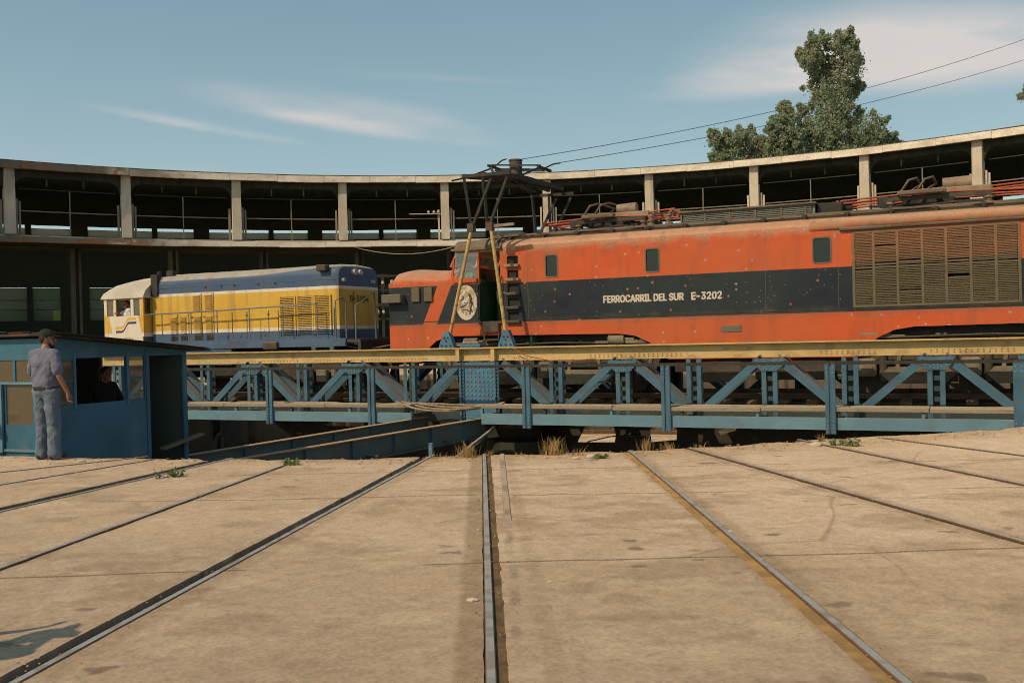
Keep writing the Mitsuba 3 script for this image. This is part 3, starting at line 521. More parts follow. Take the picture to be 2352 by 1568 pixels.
# ------------------------------------------------------------------ current collector mast over the middle of the bridge
mast = thing('collector_mast', 'black steel collector mast on four yellow legs astride the track at mid bridge', 'mast')
def Q(name, mesh, m, smooth=False, **k): return part(mast, name, mesh, m, smooth, BR, **k)
Q('base_box', cat([rbx(-.55, .02, -2.46, -2.14, 1.245, 1.33, .01)]), 'bright_blue_paint'); Q('box_lid', rbx(-.50, -.03, -2.44, -2.16, 1.331, 1.39, .02), 'insulator_tan')
for w in (-2.3, 2.3):
    i_ = .12 if w < 0 else -.12
    for sb, st in ((-.97, -.31), (.70, .25)):
        Q('leg', tube([[sb, w, 1.32], [st, w + i_ * 1.5, 4.2]], .046, 10), 'pole_yellow', smooth=30)
        Q('foot_bracket', ext(Polygon([(sb - .22, 1.245), (sb + .22, 1.245), (sb + .19, 1.34), (sb + .065, 1.66), (sb - .065, 1.66), (sb - .19, 1.34)]), w - .09, w + .09), 'bright_blue_paint')
        Q('bracket_bolts', cat([cyl([sb + a, w - .115, 1.30 + b], [sb + a, w - .09, 1.30 + b], .022, 6) for a, b in ((-.13, 0), (0, 0), (.13, 0), (0, .12), (-.05, .2), (.05, .2))]), 'black_iron', kind='stuff')
    tl, tr = (-.32, w + i_ * 1.5, 4.22), (.12 + .1, w + i_ * 1.5, 4.22)
    [Q('clamp', bx(*q_, w + i_, w + i_ * 2.4, 4.17, 4.38), 'grimy_steel') for q_ in ((-.40, -.23), (.12, .30))]
    Q('tie_bar', beam([.2, w + i_ * 1.8, 4.28], [.85, w + i_ * 2.2, 4.30], .07, .07), 'insulator_tan')
    for a, b in (((-.32, 4.3), (-.45, 5.56)), ((.14, 4.3), (.08, 5.58)), ((-.28, 4.3), (.31, 5.45)), ((.2, 4.3), (.76, 5.45))):
        Q('strut', beam([a[0], w + i_ * 1.7, a[1]], [b[0], w + i_, b[1]], .065, .065), 'black_iron')
    Q('top_rail', beam([-.5, w + i_, 5.58], [.85, w + i_, 5.56], .08, .08), 'black_iron')
for s in (-.45, .08, .5): Q('cross_beam', cat([beam([s, -2.2, 5.58], [s * .5 + .1, 0, 5.74], .09, .11), beam([s * .5 + .1, 0, 5.74], [s, 2.2, 5.72], .09, .11)]), 'black_iron')
for a, b in (((-.45, -2.1), (.5, 2.1)), ((.5, -2.1), (-.3, 2.1))): Q('diagonal_tie', beam([a[0], a[1], 5.62], [b[0], b[1], 5.68], .05, .05), 'black_iron')
Q('drum', cat([cyl([.02, 0, 5.80], [.02, 0, 6.25], .175, 20), cyl([.02, 0, 6.24], [.02, 0, 6.28], .19, 20)]), 'grimy_steel', smooth=35)
Q('drum_seat', cat([bx(-.3, .35, -.3, .3, 5.70, 5.80), cyl([.02, 0, 5.6], [.02, 0, 5.8], .1, 12)]), 'black_iron')
for w, z in ((-.25, 6.1), (.25, 6.06), (.0, 5.98)): Q('collector_arm', beam([-.6, w, z + .06], [.86, w, z - .08], .035, .04), 'black_iron')
Q('arm_end', cat([beam([-.6, -.45, 6.12], [-.6, .45, 6.12], .05, .06), beam([.86, -.45, 5.96], [.86, .45, 5.96], .06, .07), beam([-.6, -.3, 6.12], [-.15, -.9, 5.66], .05, .05), beam([.86, -.3, 5.96], [.4, -.8, 5.66], .05, .05), beam([-.58, -.2, 6.12], [-.1, 0, 5.75], .05, .05)]), 'black_iron')
Q('hook', cat([tube([[.86, 0, 5.97], [1.1, .05, 6.07], [1.3, .05, 6.08]], .022, 6), tube([[-.6, 0, 6.14], [-1.0, -1.0, 5.75], [-1.1, -1.6, 5.6]], .025, 6), tube([[-.6, 0, 6.16], [-.35, -.1, 6.28], [-.2, -.1, 6.31]], .02, 6)]), 'black_iron')
#--ELOCO
# ------------------------------------------------------------------ electric locomotive
el = thing('electric_locomotive', 'orange electric locomotive with a navy stripe, white lettering and rusty paint chips', 'locomotive')
def L_(name, mesh, m, smooth=False, sub=None, **k): return part(sub or el, name, mesh, m, smooth, BR, **k)
SM, LEN = 6.7, 19.7                                       # middle of the locomotive; it is symmetrical end to end
def mir(poly): return affinity.scale(poly, -1, 1, origin=(SM, 0))
arch = Polygon([(-2.25, .5), (-2.22, .9), (-2.02, 1.20), (-1.75, 1.42), (-1.35, 1.54), (3.35, 1.50), (3.75, 1.44), (4.1, 1.28), (4.38, 1.06), (4.55, .9), (4.6, .5)])
side = Polygon([(-3.14, .86), (-3.13, 2.95), (-1.30, 2.95), (-1.09, 3.80), (SM * 2 + 1.09, 3.80), (SM * 2 + 1.30, 2.95), (SM * 2 + 3.13, 2.95), (SM * 2 + 3.14, .86)]).difference(arch).difference(mir(arch))
win = [rrect(1.43, 1.79, 2.95, 3.53, .07), rrect(4.05, 4.42, 2.95, 3.54, .07), rrect(7.95, 8.37, 2.96, 3.56, .07)]
cabw = Polygon([(-1.10, 3.72), (-.50, 3.72), (-.52, 3.09), (-1.13, 3.09), (-1.16, 3.15)]).buffer(.03).buffer(0)
door = sbox(-.44, 1.9, .18, 3.76)
steps = [sbox(.38, z, .69, z + .20) for z in (3.35, 2.99, 2.63, 2.27, 1.91)]
louv_hole = sbox(8.84, 1.99, 12.1, 3.60)
holes = unary_union(win + [cabw, door, louv_hole] + steps)
holes_far = unary_union(win + [cabw, mir(cabw)])
L_('near_side', ext(side.difference(unary_union([holes, mir(cabw)])), -1.5, -1.45), 'loco_livery'); L_('far_side', ext(side.difference(holes_far), 1.45, 1.5), 'loco_livery')
def sect(s, hw, zs, zt, r, sh=0.0, n=6):
    """Half section from the side sill to the roof: rounded shoulder."""
    t = np.linspace(0, np.pi / 2, n); pts = [(-hw, zs)] + [(-hw + r * (1 - math.cos(a)), zt - r * .62 + r * .62 * math.sin(a)) for a in t]
    pts += [(-(hw - r) * f, zt + .05 * (1 - f * f)) for f in (.66, .33)]
    full = pts + [(0, zt + .05)] + [(-x, z) for x, z in pts[::-1]]
    return [(s + sh * (z - zs), x, z) for x, z in full]
L_('roof_shell', loft([sect(s, 1.5, 3.7, 4.0, .36) for s in (-1.08, .2, 3, 6, 9, 12, 13.2, SM * 2 + 1.08)]), 'loco_livery', smooth=40)
L_('roof_walk', bx(-.6, SM * 2 + .6, -1.02, 1.02, 4.0, 4.075), 'loco_roof')
def nose(sg):
    f = (lambda s: s) if sg > 0 else (lambda s: 2 * SM - s)
    rings = []
    for s, hw, zt, r in ((-3.22, 1.20, 3.02, .5), (-3.15, 1.44, 3.20, .5), (-3.0, 1.49, 3.34, .52), (-2.6, 1.5, 3.40, .55), (-2.0, 1.5, 3.34, .55), (-1.6, 1.5, 3.33, .55), (-1.1, 1.5, 3.38, .55)):
        rings.append([(f(a), b, c) for a, b, c in sect(s, hw, 2.6, zt - .03, r)])
    return loft(rings)
for sg in (1, -1):
    f = (lambda s: s) if sg > 0 else (lambda s: 2 * SM - s)
    L_('nose', nose(sg), 'loco_livery', smooth=40)
    x0, x1 = f(-3.2), f(-3.08); L_('nose_front', bx(x0, x1, -1.46, 1.46, .86, 3.0), 'loco_livery')
    L_('bulkhead', bx(f(.95), f(1.0), -1.44, 1.44, 1.2, 3.72), 'cab_green')
    L_('cab_floor', bx(f(-3.0), f(.98), -1.44, 1.44, 1.72, 1.80), 'grimy_steel')
    # windscreen frame: raked, two panes
    for w in (-1.42, -.04, 1.34): L_('screen_post', beam([f(-1.30), w + .04, 3.36], [f(-1.09), w + .04, 3.76], .10, .06), 'loco_livery')
    L_('screen_head', bx(f(-1.12), f(-1.04), -1.46, 1.46, 3.70, 3.82), 'loco_livery')
    for w in (-.70, .70):
        a = [np.array([f(-1.285), w - .62, 3.38]), np.array([f(-1.285), w + .62, 3.38]), np.array([f(-1.10), w + .62, 3.72]), np.array([f(-1.10), w - .62, 3.72])]
        L_('windscreen', (np.array(a), np.array([[0, 1, 2], [0, 2, 3]])), 'clear_glass')
    L_('coupler', cat([bx(f(-3.2), f(-3.75), -.12, .12, .82, 1.06), bx(f(-3.72), f(-3.9), -.22, .2, .76, 1.12)]), 'grimy_steel')
    L_('buffer_plate', bx(f(-3.2), f(-3.28), -1.4, 1.4, .78, 1.2), 'black_iron')
    [L_('headlamp', cyl([f(-3.2), w, 2.75], [f(-3.3), w, 2.75], .13, 16), 'lamp_lens', smooth=30) for w in (-.25, .25)]
# cab visor roof with its raised ribs
L_('visor', ext(Polygon([(-1.2, 3.76), (.24, 3.76), (.24, 3.82), (-1.2, 3.82)]), -1.58, -1.48), 'loco_roof')
L_('cab_roof', loft([sect(s, 1.53, 3.78, 4.03 + .02, .40) for s in (-1.12, -.6, -.2, .24)]), 'loco_roof', smooth=40)
for s in (-.22, .12): L_('roof_rib', loft([sect(q, 1.56, 3.78, 4.08, .40) for q in (s, s + .045)]), 'grimy_steel')
L_('cab_pillar', bx(-.46, -.42, -1.52, -1.44, 1.9, 3.76), 'loco_livery')
L_('cab_sill', bx(-1.2, -.46, -1.55, -1.49, 2.93, 3.0), 'loco_livery')
L_('control_desk', cat([rbx(-1.05, -.62, -1.3, .9, 1.8, 3.02, .03), rbx(-.98, -.72, -1.25, -.5, 3.02, 3.2, .03)]), 'cab_green')
L_('cab_locker', rbx(-.40, .05, -.55, .1, 1.8, 3.0, .03), 'cab_green')
L_('door_leaf', cat([beam([.16, -1.44, 2.4], [-.02, -.86, 2.4], .035, 1.18)]), 'loco_livery')
L_('door_glass', cat([beam([.16, -1.44, 3.36], [-.02, -.86, 3.36], .012, .70)]), 'dark_glass')
L_('door_step_plate', bx(-.46, .22, -1.56, -1.42, 1.84, 1.90), 'grimy_steel')
for s in (-.47, .22): L_('grab_rail', tube([[s, -1.50, 1.95], [s, -1.57, 2.0], [s, -1.57, 3.0], [s, -1.50, 3.05]], .016, 6), 'grimy_steel', smooth=True)
L_('ladder', cat([bx(-.30, -.27, -1.58, -1.54, 1.05, 1.84), bx(.11, .14, -1.58, -1.54, 1.05, 1.84), bx(-.3, .14, -1.62, -1.45, 1.10, 1.14), bx(-.3, .14, -1.62, -1.45, 1.40, 1.44), bx(-.28, .12, -1.6, -1.44, 1.62, 1.84)]), 'grimy_steel')
for z in (3.35, 2.99, 2.63, 2.27, 1.91):
    L_('step_recess', bx(.36, .71, -1.449, -1.30, z - .02, z + .22), 'louvre_dark')
    L_('step_lip', rbx(.335, .735, -1.60, -1.47, z - .085, z - .01, .012), 'insulator_tan' if z > 2.9 else 'grimy_steel')
# small fixed windows
for s0, s1, z0, z1 in ((1.43, 1.79, 2.95, 3.53), (4.05, 4.42, 2.95, 3.54), (7.95, 8.37, 2.96, 3.56)):
    k = L_('window', ext(rrect(s0, s1, z0, z1, .07).difference(rrect(s0 + .03, s1 - .03, z0 + .03, z1 - .03, .05)), -1.512, -1.46), 'rubber_seal')
    L_('pane', ext(rrect(s0 + .03, s1 - .03, z0 + .03, z1 - .03, .05), -1.475, -1.468), 'dark_glass', sub=k)
L_('side_window_pane', ext(cabw, -1.474, -1.47), 'clear_glass')
# louvre bank: seven columns, two rows
LX = [8.84, 9.25, 9.74, 10.24, 10.71, 11.19, 11.67, 12.10]
L_('louvre_back', bx(8.8, 12.14, -1.36, -1.32, 1.95, 3.64), 'louvre_dark')
for x in LX[1:-1]: L_('louvre_post', bx(x - .028, x + .028, -1.512, -1.38, 1.99, 3.60), 'louvre_grime')
L_('louvre_frame', ext(sbox(8.80, 1.95, 12.14, 3.64).difference(sbox(8.86, 2.01, 12.08, 3.58)), -1.515, -1.4), 'louvre_grime')
L_('louvre_rail', bx(8.86, 12.08, -1.512, -1.42, 2.80, 2.84), 'louvre_grime')
slat = (lambda x0, x1, z, dz, tl: (np.array([[x0, -1.505, z], [x1, -1.505, z + dz], [x1, -1.44, z + .034 + tl + dz], [x0, -1.44, z + .034 + tl], [x0, -1.505, z + .014], [x1, -1.505, z + .014 + dz], [x1, -1.44, z + .048 + tl + dz], [x0, -1.44, z + .048 + tl]]),
        np.array([[0, 2, 1], [0, 3, 2], [4, 5, 6], [4, 6, 7], [0, 1, 5], [0, 5, 4], [1, 2, 6], [1, 6, 5], [2, 3, 7], [2, 7, 6], [3, 0, 4], [3, 4, 7]])))
rs = random.Random(4)
for ci in range(7):
    x0, x1 = LX[ci] + (.03 if ci else .025), LX[ci + 1] - .03
    for (z0, z1, n) in ((2.015, 2.79, 21), (2.855, 3.58, 21)):
        k = numbered(el + '__louvre_panel')
        for q in range(n):
            if (ci, z0, q) in {(2, 2.015, 7), (4, 2.015, 14), (4, 2.015, 15), (1, 2.855, 12), (2, 2.855, 2), (0, 2.015, 20), (1, 2.855, 1), (4, 2.855, 1)}: continue
            part(k, 'slat', slat(x0, x1, z0 + (z1 - z0) * (q + .3) / n, rs.uniform(-.006, .006), rs.uniform(-.008, .012)), 'louvre_grime', frame=BR)
L_('drip_rail', cat([tube([[8.55, -1.54, 3.70], [12.6, -1.54, 3.715]], .045, 8)]), 'loco_roof', smooth=40)
L_('roof_bulge', loft([[(s, -1.52 - .10 * math.sin(t) * k, 3.83 + .13 * math.cos(t)) for t in np.linspace(0, math.pi, 9)] + [(s, -1.40, 3.70), (s, -1.3, 3.98)] for s, k in ((7.9, .05), (8.6, .6), (9.5, 1), (12.7, 1))]), 'loco_livery', smooth=40)
# lettering and crest on the near side
def letters(text, s0, s1, z0, h, m, w=-1.5, bold=True, d=.004):
    t = meshkit.text_mesh(text, h, d, bold); v = np.array(t.vertices); v[:, 0] -= v[:, 0].min(); v[:, 0] *= (s1 - s0) / v[:, 0].max()
    return np.stack([s0 + v[:, 0], w - .002 - v[:, 2], z0 + v[:, 1]], 1), np.array(t.faces)[:, ::-1] if False else np.array(t.faces)
L_('lettering', cat([letters('FERROCARRIL DEL SUR', 2.96 + o, 4.97 + o, 2.262 + o * .5, .165, 0, d=.004 + o * .1) for o in (0, .008, .015)] + [letters('E-3202', 5.16 + o, 5.88 + o, 2.262 + o * .5, .165, 0, d=.004 + o * .1) for o in (0, .008, .015)]), 'white_letter', label='white lettering FERROCARRIL DEL SUR E-3202')
ov = affinity.scale(Point(0, 0).buffer(1, quad_segs=20), .315, .455); cr = (-.82, 2.405)
k = L_('crest', ext(affinity.translate(ov, *cr), -1.508, -1.50), 'crest_white', label='worn white oval crest with dark figure marks on the cab side')
def stroke(pts, r): return affinity.translate(LineString(pts).buffer(r), *cr)
bl = [stroke([(.10, .20), (.14, .12), (.13, .03), (.17, -.04)], .035), stroke([(.15, -.08), (.12, -.18), (.10, -.30)], .022), stroke([(.13, -.16), (.17, -.24)], .02), stroke([(-.09, .16), (-.08, .10), (-.16, .06)], .018), stroke([(-.05, .0), (.0, -.03), (.05, .0)], .014), stroke([(-.16, -.12), (-.06, -.08), (.0, -.06)], .018), stroke([(-.08, -.19), (.02, -.18), (.06, -.22)], .016)]
L_('figure_marks', ext(unary_union(bl), -1.5115, -1.508), 'crest_black', sub=k)
br_ = [stroke([(-.18, .02), (-.17, -.08), (-.1, -.13), (.03, -.12)], .014), stroke([(.1, .0), (.08, -.1), (.12, -.14)], .02), stroke([(-.14, -.18), (-.09, -.26)], .02), stroke([(.2, .02), (.21, -.12)], .016), stroke([(-.2, .2), (-.1, .3)], .012)]
L_('brown_marks', ext(unary_union(br_), -1.5105, -1.508), 'crest_brown', sub=k)
L_('builder_plate', rbx(5.86, 6.33, -1.515, -1.49, 1.47, 1.62, .006), 'rubber_seal')
for s0, s1 in ((-2.45, -2.2), (-2.06, -1.81)): L_('vent_cover', rbx(s0, s1, -1.56, -1.49, 2.47, 2.86, .015), 'louvre_grime')
L_('side_lamp_box', cat([rbx(-3.28, -2.68, -1.74, -1.48, 2.46, 2.70, .02), cyl([-3.05, -1.75, 2.54], [-3.05, -1.73, 2.54], .035, 10)]), 'rubber_seal')
L_('stripe_rail', cat([bx(-3.12, -.46, -1.512, -1.49, 1.93, 1.945), bx(.75, 8.8, -1.512, -1.49, 1.91, 1.925), bx(8.8, 13.4, -1.515, -1.49, 1.90, 1.93)]), 'black_iron')
for s in (.95, 6.9, 8.5): L_('panel_seam', bx(s - .004, s + .004, -1.502, -1.499, 1.9, 3.6), 'louvre_grime')
# running gear
L_('underframe', cat([bx(-2.9, 2 * SM + 2.9, -1.1, 1.1, 1.35, 1.6), bx(4.7, 8.7, -1.40, 1.40, .55, 1.4)]), 'black_iron')
for s0 in (-1.9, 7.95):
    bg = numbered(el + '__bogie'); c = s0 + 3.2
    part(bg, 'frame', cat([ext(Polygon([(c - 3.0, .85), (c - 2.6, 1.15), (c + 2.6, 1.15), (c + 3.0, .85), (c + 2.9, .62), (c + 2.3, .78), (c - 2.3, .78), (c - 2.9, .62)]), w - .06, w + .06) for w in (-1.22, 1.22)] + [bx(c - 2.6, c + 2.6, -1.1, 1.1, .62, .95)]), 'grimy_steel', frame=BR)
    for q, s in enumerate((c - 2.1, c, c + 2.1)):
        part(bg, 'wheel', cat([cyl([s, w - .07, .60], [s, w + .07, .60], .585, 32) for w in (-.84, .84)] + [cyl([s, w - .10, .60], [s, w + .10, .60], .635 if False else .16, 16) for w in (-.9, .9)] + [cyl([s, -.9, .6], [s, .9, .6], .09, 10)]), 'grimy_steel', smooth=30, frame=BR)
        for w in (-1.30, 1.30):
            part(bg, 'axle_box', cat([rbx(s - .20, s + .20, w - .14, w + .14, .42, .82, .04), cyl([s, w - .18, .6], [s, w + .18, .6], .13, 14)]), 'bogie_dust', frame=BR, smooth=30)
            [part(bg, 'spring', cyl([s + d, w, .30], [s + d, w, .98], .085, 10), 'grimy_steel', smooth=30, frame=BR) for d in (-.34, .34)]
    for s in (c - 1.05, c + 1.05):
        for w in (-1.34, 1.34): part(bg, 'equaliser', ext(Polygon([(s - .75, .46), (s - .55, .26), (s + .55, .26), (s + .75, .46), (s + .6, .62), (s - .6, .62)]), w - .05, w + .05), 'bogie_dust', frame=BR)
    for s in (c - 2.0, c + 2.0):
        part(bg, 'brake_cylinder', cat([cyl([s - .25, -1.38, 1.36], [s + .15, -1.38, 1.36], .125, 16), beam([s - .6, -1.38, 1.30], [s + .7, -1.38, 1.30], .09, .06), cyl([s + .15, -1.38, 1.36], [s + .4, -1.38, 1.36], .05, 8)]), 'bogie_dust', smooth=30, frame=BR)
    part(bg, 'brake_pipe', tube([[c - 2.8, -1.4, 1.36], [c - 1.2, -1.41, 1.28], [c + .4, -1.4, 1.31], [c + 2.9, -1.4, 1.25]], .025, 6), 'grimy_steel', smooth=True, frame=BR)
    [part(bg, 'brake_hanger', beam([s + d, -1.28, 1.1], [s + d * .8, -1.28, .35], .06, .08), 'bogie_dust', frame=BR) for s in (c - 2.1, c, c + 2.1) for d in (-.72, .72)]
L_('battery_box', cat([rbx(5.0, 6.3, -1.42, -.9, .30, .85, .03), rbx(6.6, 8.2, -1.42, -.9, .35, .85, .03)]), 'grimy_steel')
# roof equipment
[L_('roof_rail', bx(-.2, 12.9, w - .02, w + .02, 4.10, 4.14), 'loco_roof') for w in (-1.08, 1.08)]
for s in np.arange(.3, 12.8, .93): L_('roof_rail_post', cat([bx(s - .03, s + .03, -1.12, -1.06, 3.97, 4.10), bx(s - .06, s + .06, -1.10, -1.0, 4.06, 4.13)]), 'black_iron')
L_('roof_conduit', cat([tube([[-.4, -.9, 4.10], [12.8, -.9, 4.10]], .03, 6), tube([[1.0, .95, 4.16], [12.6, .95, 4.16]], .03, 6)]), 'loco_roof', smooth=True)
def pantograph(s0, L, tall):
    k = numbered(el + '__pantograph'); p = lambda n, m, b, sm=False: part(k, n, m, b, sm, BR)
    z = 4.32; p('base_frame', cat([bx(s0 + .3 * L, s0 + .78 * L, w - .05, w + .05, z, z + .09) for w in (-.75, .75)] + [bx(s0 + d * L - .05, s0 + d * L + .05, -.8, .8, z - .01, z + .07) for d in (.3, .54, .78)]), 'grimy_steel')
    for d in (.3, .78):
        for w in (-.72, .72): p('insulator', cat([cyl([s0 + d * L, w, 4.04 + q * .055], [s0 + d * L, w, 4.08 + q * .055], .10 if q % 2 == 0 else .06, 12) for q in range(6)]), 'insulator_tan', 30)
    for w in (-.62, .1, .62):
        p('lower_tube', tube([[s0 + .04 * L, w * .8, z + .12], [s0 + .46 * L, w, z + .17]], .022, 7), 'red_tube', True)
        p('upper_tube', tube([[s0 + .02 * L, w * .9, z + .04], [s0 + .98 * L, w * .7, z + .26 + .0 * w]], .020, 7), 'red_tube', True)
        p('lower_tube', tube([[s0 + .98 * L, w * .8, z + .10], [s0 + .60 * L, w, z + .14]], .022, 7), 'red_tube', True)
    p('knee', cat([beam([s0 + .03 * L, -.7, z + .09], [s0 + .03 * L, .7, z + .09], .05, .06), beam([s0 + .97 * L, -.7, z + .18], [s0 + .97 * L, .7, z + .18], .05, .06)]), 'red_tube')
    p('spring_box', cat([rbx(s0 + .36 * L, s0 + .62 * L, -.55, .1, z - .12, z + .10, .03), rbx(s0 + .24 * L, s0 + .30 * L, -.8, -.4, z - .10, z + .1, .02)]), 'black_iron')
    p('drive_motor', cat([cyl([s0 + .56 * L, -.35, z + .34], [s0 + .70 * L, -.35, z + .36], .14, 14), rbx(s0 + .55 * L, s0 + .80 * L, -.5, -.15, z + .12, z + .26, .03)]), 'insulator_tan', 30)
    for d in (.42, .50): p('collector_horn', tube([[s0 + d * L - .28, -.8, z + .16], [s0 + d * L - .10, -.78, z + .44], [s0 + d * L + .06, -.6, z + .50], [s0 + d * L + .10, .6, z + .50], [s0 + d * L - .10, .8, z + .40]] , .03, 6), 'loco_roof', True)
    p('contact_pan', cat([rbx(s0 + .34 * L, s0 + .58 * L, -.95, -.8, z + .10, z + .2, .02)]), 'loco_roof')
    p('cable', tube([[s0 + .2 * L, -.95, z - .1], [s0 + .4 * L, -1.0, z - .2], [s0 + .62 * L, -.9, z - .12], [s0 + .8 * L, -1.0, z - .22]], .03, 6), 'black_iron', True)
pantograph(1.0, 3.6, 0); pantograph(8.3, 4.2, 0)
kk = L_('resistor_box', cat([bx(4.80, 7.95, -.92, .92, 4.34, 4.37), bx(4.8, 4.84, -.9, .9, 4.07, 4.34), bx(7.9, 7.95, -.9, .9, 4.07, 4.34), bx(4.84, 7.9, -.80, .80, 4.07, 4.33)]), 'resistor_grey')
L_('box_lid', rbx(4.74, 8.0, -1.0, 1.0, 4.37, 4.42, .015), 'loco_roof', sub=kk)
for q in range(6): L_('blade', bx(4.86, 7.88, -.93, -.82, 4.09 + q * .043, 4.112 + q * .043), 'resistor_grey', sub=kk)
for s in (4.82, 5.4, 6.0, 6.6, 7.2, 7.75): L_('post', bx(s - .02, s + .02, -.95, -.9, 4.07, 4.36), 'loco_roof', sub=kk)
L_('blower', cat([rbx(7.98, 8.55, -.8, .3, 4.08, 4.40, .03), cyl([8.5, -.4, 4.3], [8.72, -.4, 4.3], .13, 14)]), 'black_iron', smooth=30)
for s in (4.05, 4.5): L_('bus_insulator', cat([cyl([s, -.9, 4.05 + q * .05], [s, -.9, 4.09 + q * .05], .11 - .005 * q if q % 2 == 0 else .06, 12) for q in range(7)] + [beam([s, -.9, 4.42], [s + .3, -.3, 4.5], .05, .05)]), 'insulator_tan', smooth=30)
L_('bus_bar', cat([beam([4.0, -.5, 4.40], [4.8, -.5, 4.40], .05, .05), beam([4.0, .2, 4.44], [4.8, .2, 4.44], .05, .05)]), 'red_tube')
L_('horn', cat([tube([[.2, -.9, 4.12], [.7, -.9, 4.16]], [.10, .03], 12)]), 'black_iron', smooth=30)
#--DIESEL
# ------------------------------------------------------------------ diesel locomotive
di = thing('diesel_locomotive', 'yellow, white and blue diesel switcher coupled behind the orange locomotive', 'locomotive')
def D_(name, mesh, m, smooth=False, sub=None, **k): return part(sub or di, name, mesh, m, smooth, BR, **k)
def hood(s, hw, zt, r=.34): 
    t = np.linspace(0, np.pi / 2, 6); pts = [(-hw, 1.56)] + [(-hw + r * (1 - math.cos(a)), zt - .30 + .30 * math.sin(a)) for a in t]; full = pts + [(0, zt + .03)] + [(-x, z) for x, z in pts[::-1]]
    return [(s, x, z) for x, z in full]
D_('hood', loft([hood(-12.05, 1.08, 3.62), hood(-11.0, 1.1, 3.64), hood(-5.6, 1.1, 3.68), hood(-5.25, 1.09, 3.68), hood(-5.12, 1.03, 3.62)]), 'diesel_livery', smooth=40)
D_('cab_lower', ext(Polygon([(-13.74, 1.56), (-12.10, 1.56), (-12.10, 2.40), (-13.74, 2.40)]), -1.42, 1.42), 'diesel_cab_livery')
wins = [(-13.62, -13.34), (-13.24, -12.62), (-12.50, -12.24)]
fr_ = sbox(-13.74, 2.40, -12.10, 2.985)
for w0, w1 in ((-1.42, -1.37), (1.37, 1.42)): D_('cab_side', ext(fr_.difference(unary_union([sbox(a, 2.42, b, 2.95) for a, b in wins])), w0, w1), 'diesel_cab_livery')
D_('cab_end', cat([bx(-12.15, -12.10, -1.37, 1.37, 2.40, 2.985), bx(-13.74, -13.69, -1.37, -.9, 2.40, 2.985), bx(-13.74, -13.69, .9, 1.37, 2.40, 2.985)]), 'diesel_cab_livery')
D_('cab_end_window', bx(-12.098, -12.09, -1.36, -1.13, 2.42, 3.02), 'dark_glass')
for q in (0, 2): D_('cab_pane', bx(wins[q][0], wins[q][1], -1.402, -1.398, 2.42, 2.95), 'cabin_pane')
cr_ = lambda s, k: [(s, x, z) for x, z in ((-1.47, 2.965), (-1.47, 3.0), (-1.36, 3.2 - k * .05), (-.98, 3.50 - k * .12), (-.5, 3.64 - k * .2), (0, 3.68 - k * .22), (.5, 3.64 - k * .2), (.98, 3.50 - k * .12), (1.36, 3.2 - k * .05), (1.47, 3.0), (1.47, 2.965))]
D_('cab_roof', loft([cr_(-13.82, 1.25), cr_(-13.62, .75), cr_(-13.3, .3), cr_(-12.8, 0.05), cr_(-12.05, 0)]), 'diesel_roof', smooth=30)
D_('exhaust_stack', cat([bx(-12.0, -11.75, -.5, -.2, 3.6, 3.84), cyl([-11.95, -.9, 3.45], [-11.9, -.9, 3.78], .07, 10), bx(-12.04, -11.78, -1.14, -1.0, 3.0, 3.68)]), 'black_iron')
D_('roof_panel', bx(-11.5, -6.0, -.6, .6, 3.63, 3.68), 'diesel_roof')
def vent(s0, s1, z0, z1, n, nm='door_louvre', proud=.03, w=-1.1):
    k = D_(nm, bx(s0 - .015, s1 + .015, w - .012, w + .02, z0 - .02, z1 + .02), 'louvre_yellow')
    for q in range(n):
        z = z0 + (z1 - z0) * (q + .2) / n; h = (z1 - z0) / n * .42
        D_('slat', bx(s0, s1, w - .012 - proud, w - .01, z, z + h), 'louvre_yellow', sub=k)
for s0, s1, z0, z1, n in ((-10.39, -10.13, 2.49, 2.98, 9), (-9.92, -9.67, 2.49, 2.99, 9), (-11.3, -11.07, 1.81, 2.34, 9), (-10.91, -10.69, 1.81, 2.34, 9), (-10.36, -10.10, 1.81, 2.34, 9), (-9.91, -9.67, 1.81, 2.34, 9)): vent(s0, s1, z0, z1, n)
for s0, s1 in ((-7.11, -6.59), (-6.49, -5.97), (-5.89, -5.36)):
    k = D_('radiator_louvre', bx(s0, s1, -1.115, -1.09, 1.70, 2.79), 'louvre_dark')
    for q in range(22): D_('slat', bx(s0, s1, -1.14, -1.112, 1.705 + q * .0495, 1.731 + q * .0495), 'louvre_yellow', sub=k)
    D_('stile', cat([bx(s0 - .03, s0 + .012, -1.145, -1.1, 1.68, 2.81), bx(s1 - .012, s1 + .03, -1.145, -1.1, 1.68, 2.81)]), 'diesel_livery', sub=k)
for s in (-11.02, -10.58, -10.07, -9.60, -8.9, -8.35, -7.55, -7.2, -5.25): D_('door_seam', bx(s - .012, s + .012, -1.108, -1.095, 1.62, 3.03 if -10.2 < s < -9.5 else 2.42), 'faded_black')
for s in (-11.3, -10.9, -10.36, -9.9): D_('sill_vent', bx(s, s + .26, -1.108, -1.095, 1.60, 1.755), 'louvre_dark')
for s in (-9.9, -9.3, -8.8, -7.9, -7.3): D_('lifting_lug', cat([cyl([s, -1.1, 3.22], [s, -1.13, 3.22], .035, 8), cyl([s + .2, -1.1, 1.70], [s + .2, -1.12, 1.70], .03, 8)]), 'faded_black')
D_('side_box', rbx(-5.72, -5.40, -1.26, -1.05, 3.48, 3.66, .015), 'grimy_steel')
for s in (-10.95, -10.5, -10.02, -9.55, -8.42, -7.62): D_('door_handle', cat([bx(s + .03, s + .09, -1.13, -1.105, 2.3, 2.33)]), 'faded_black')
D_('hood_rib', cat([bx(-11.9, -5.2, -1.108, -1.098, 3.235, 3.25)]), 'diesel_blue')
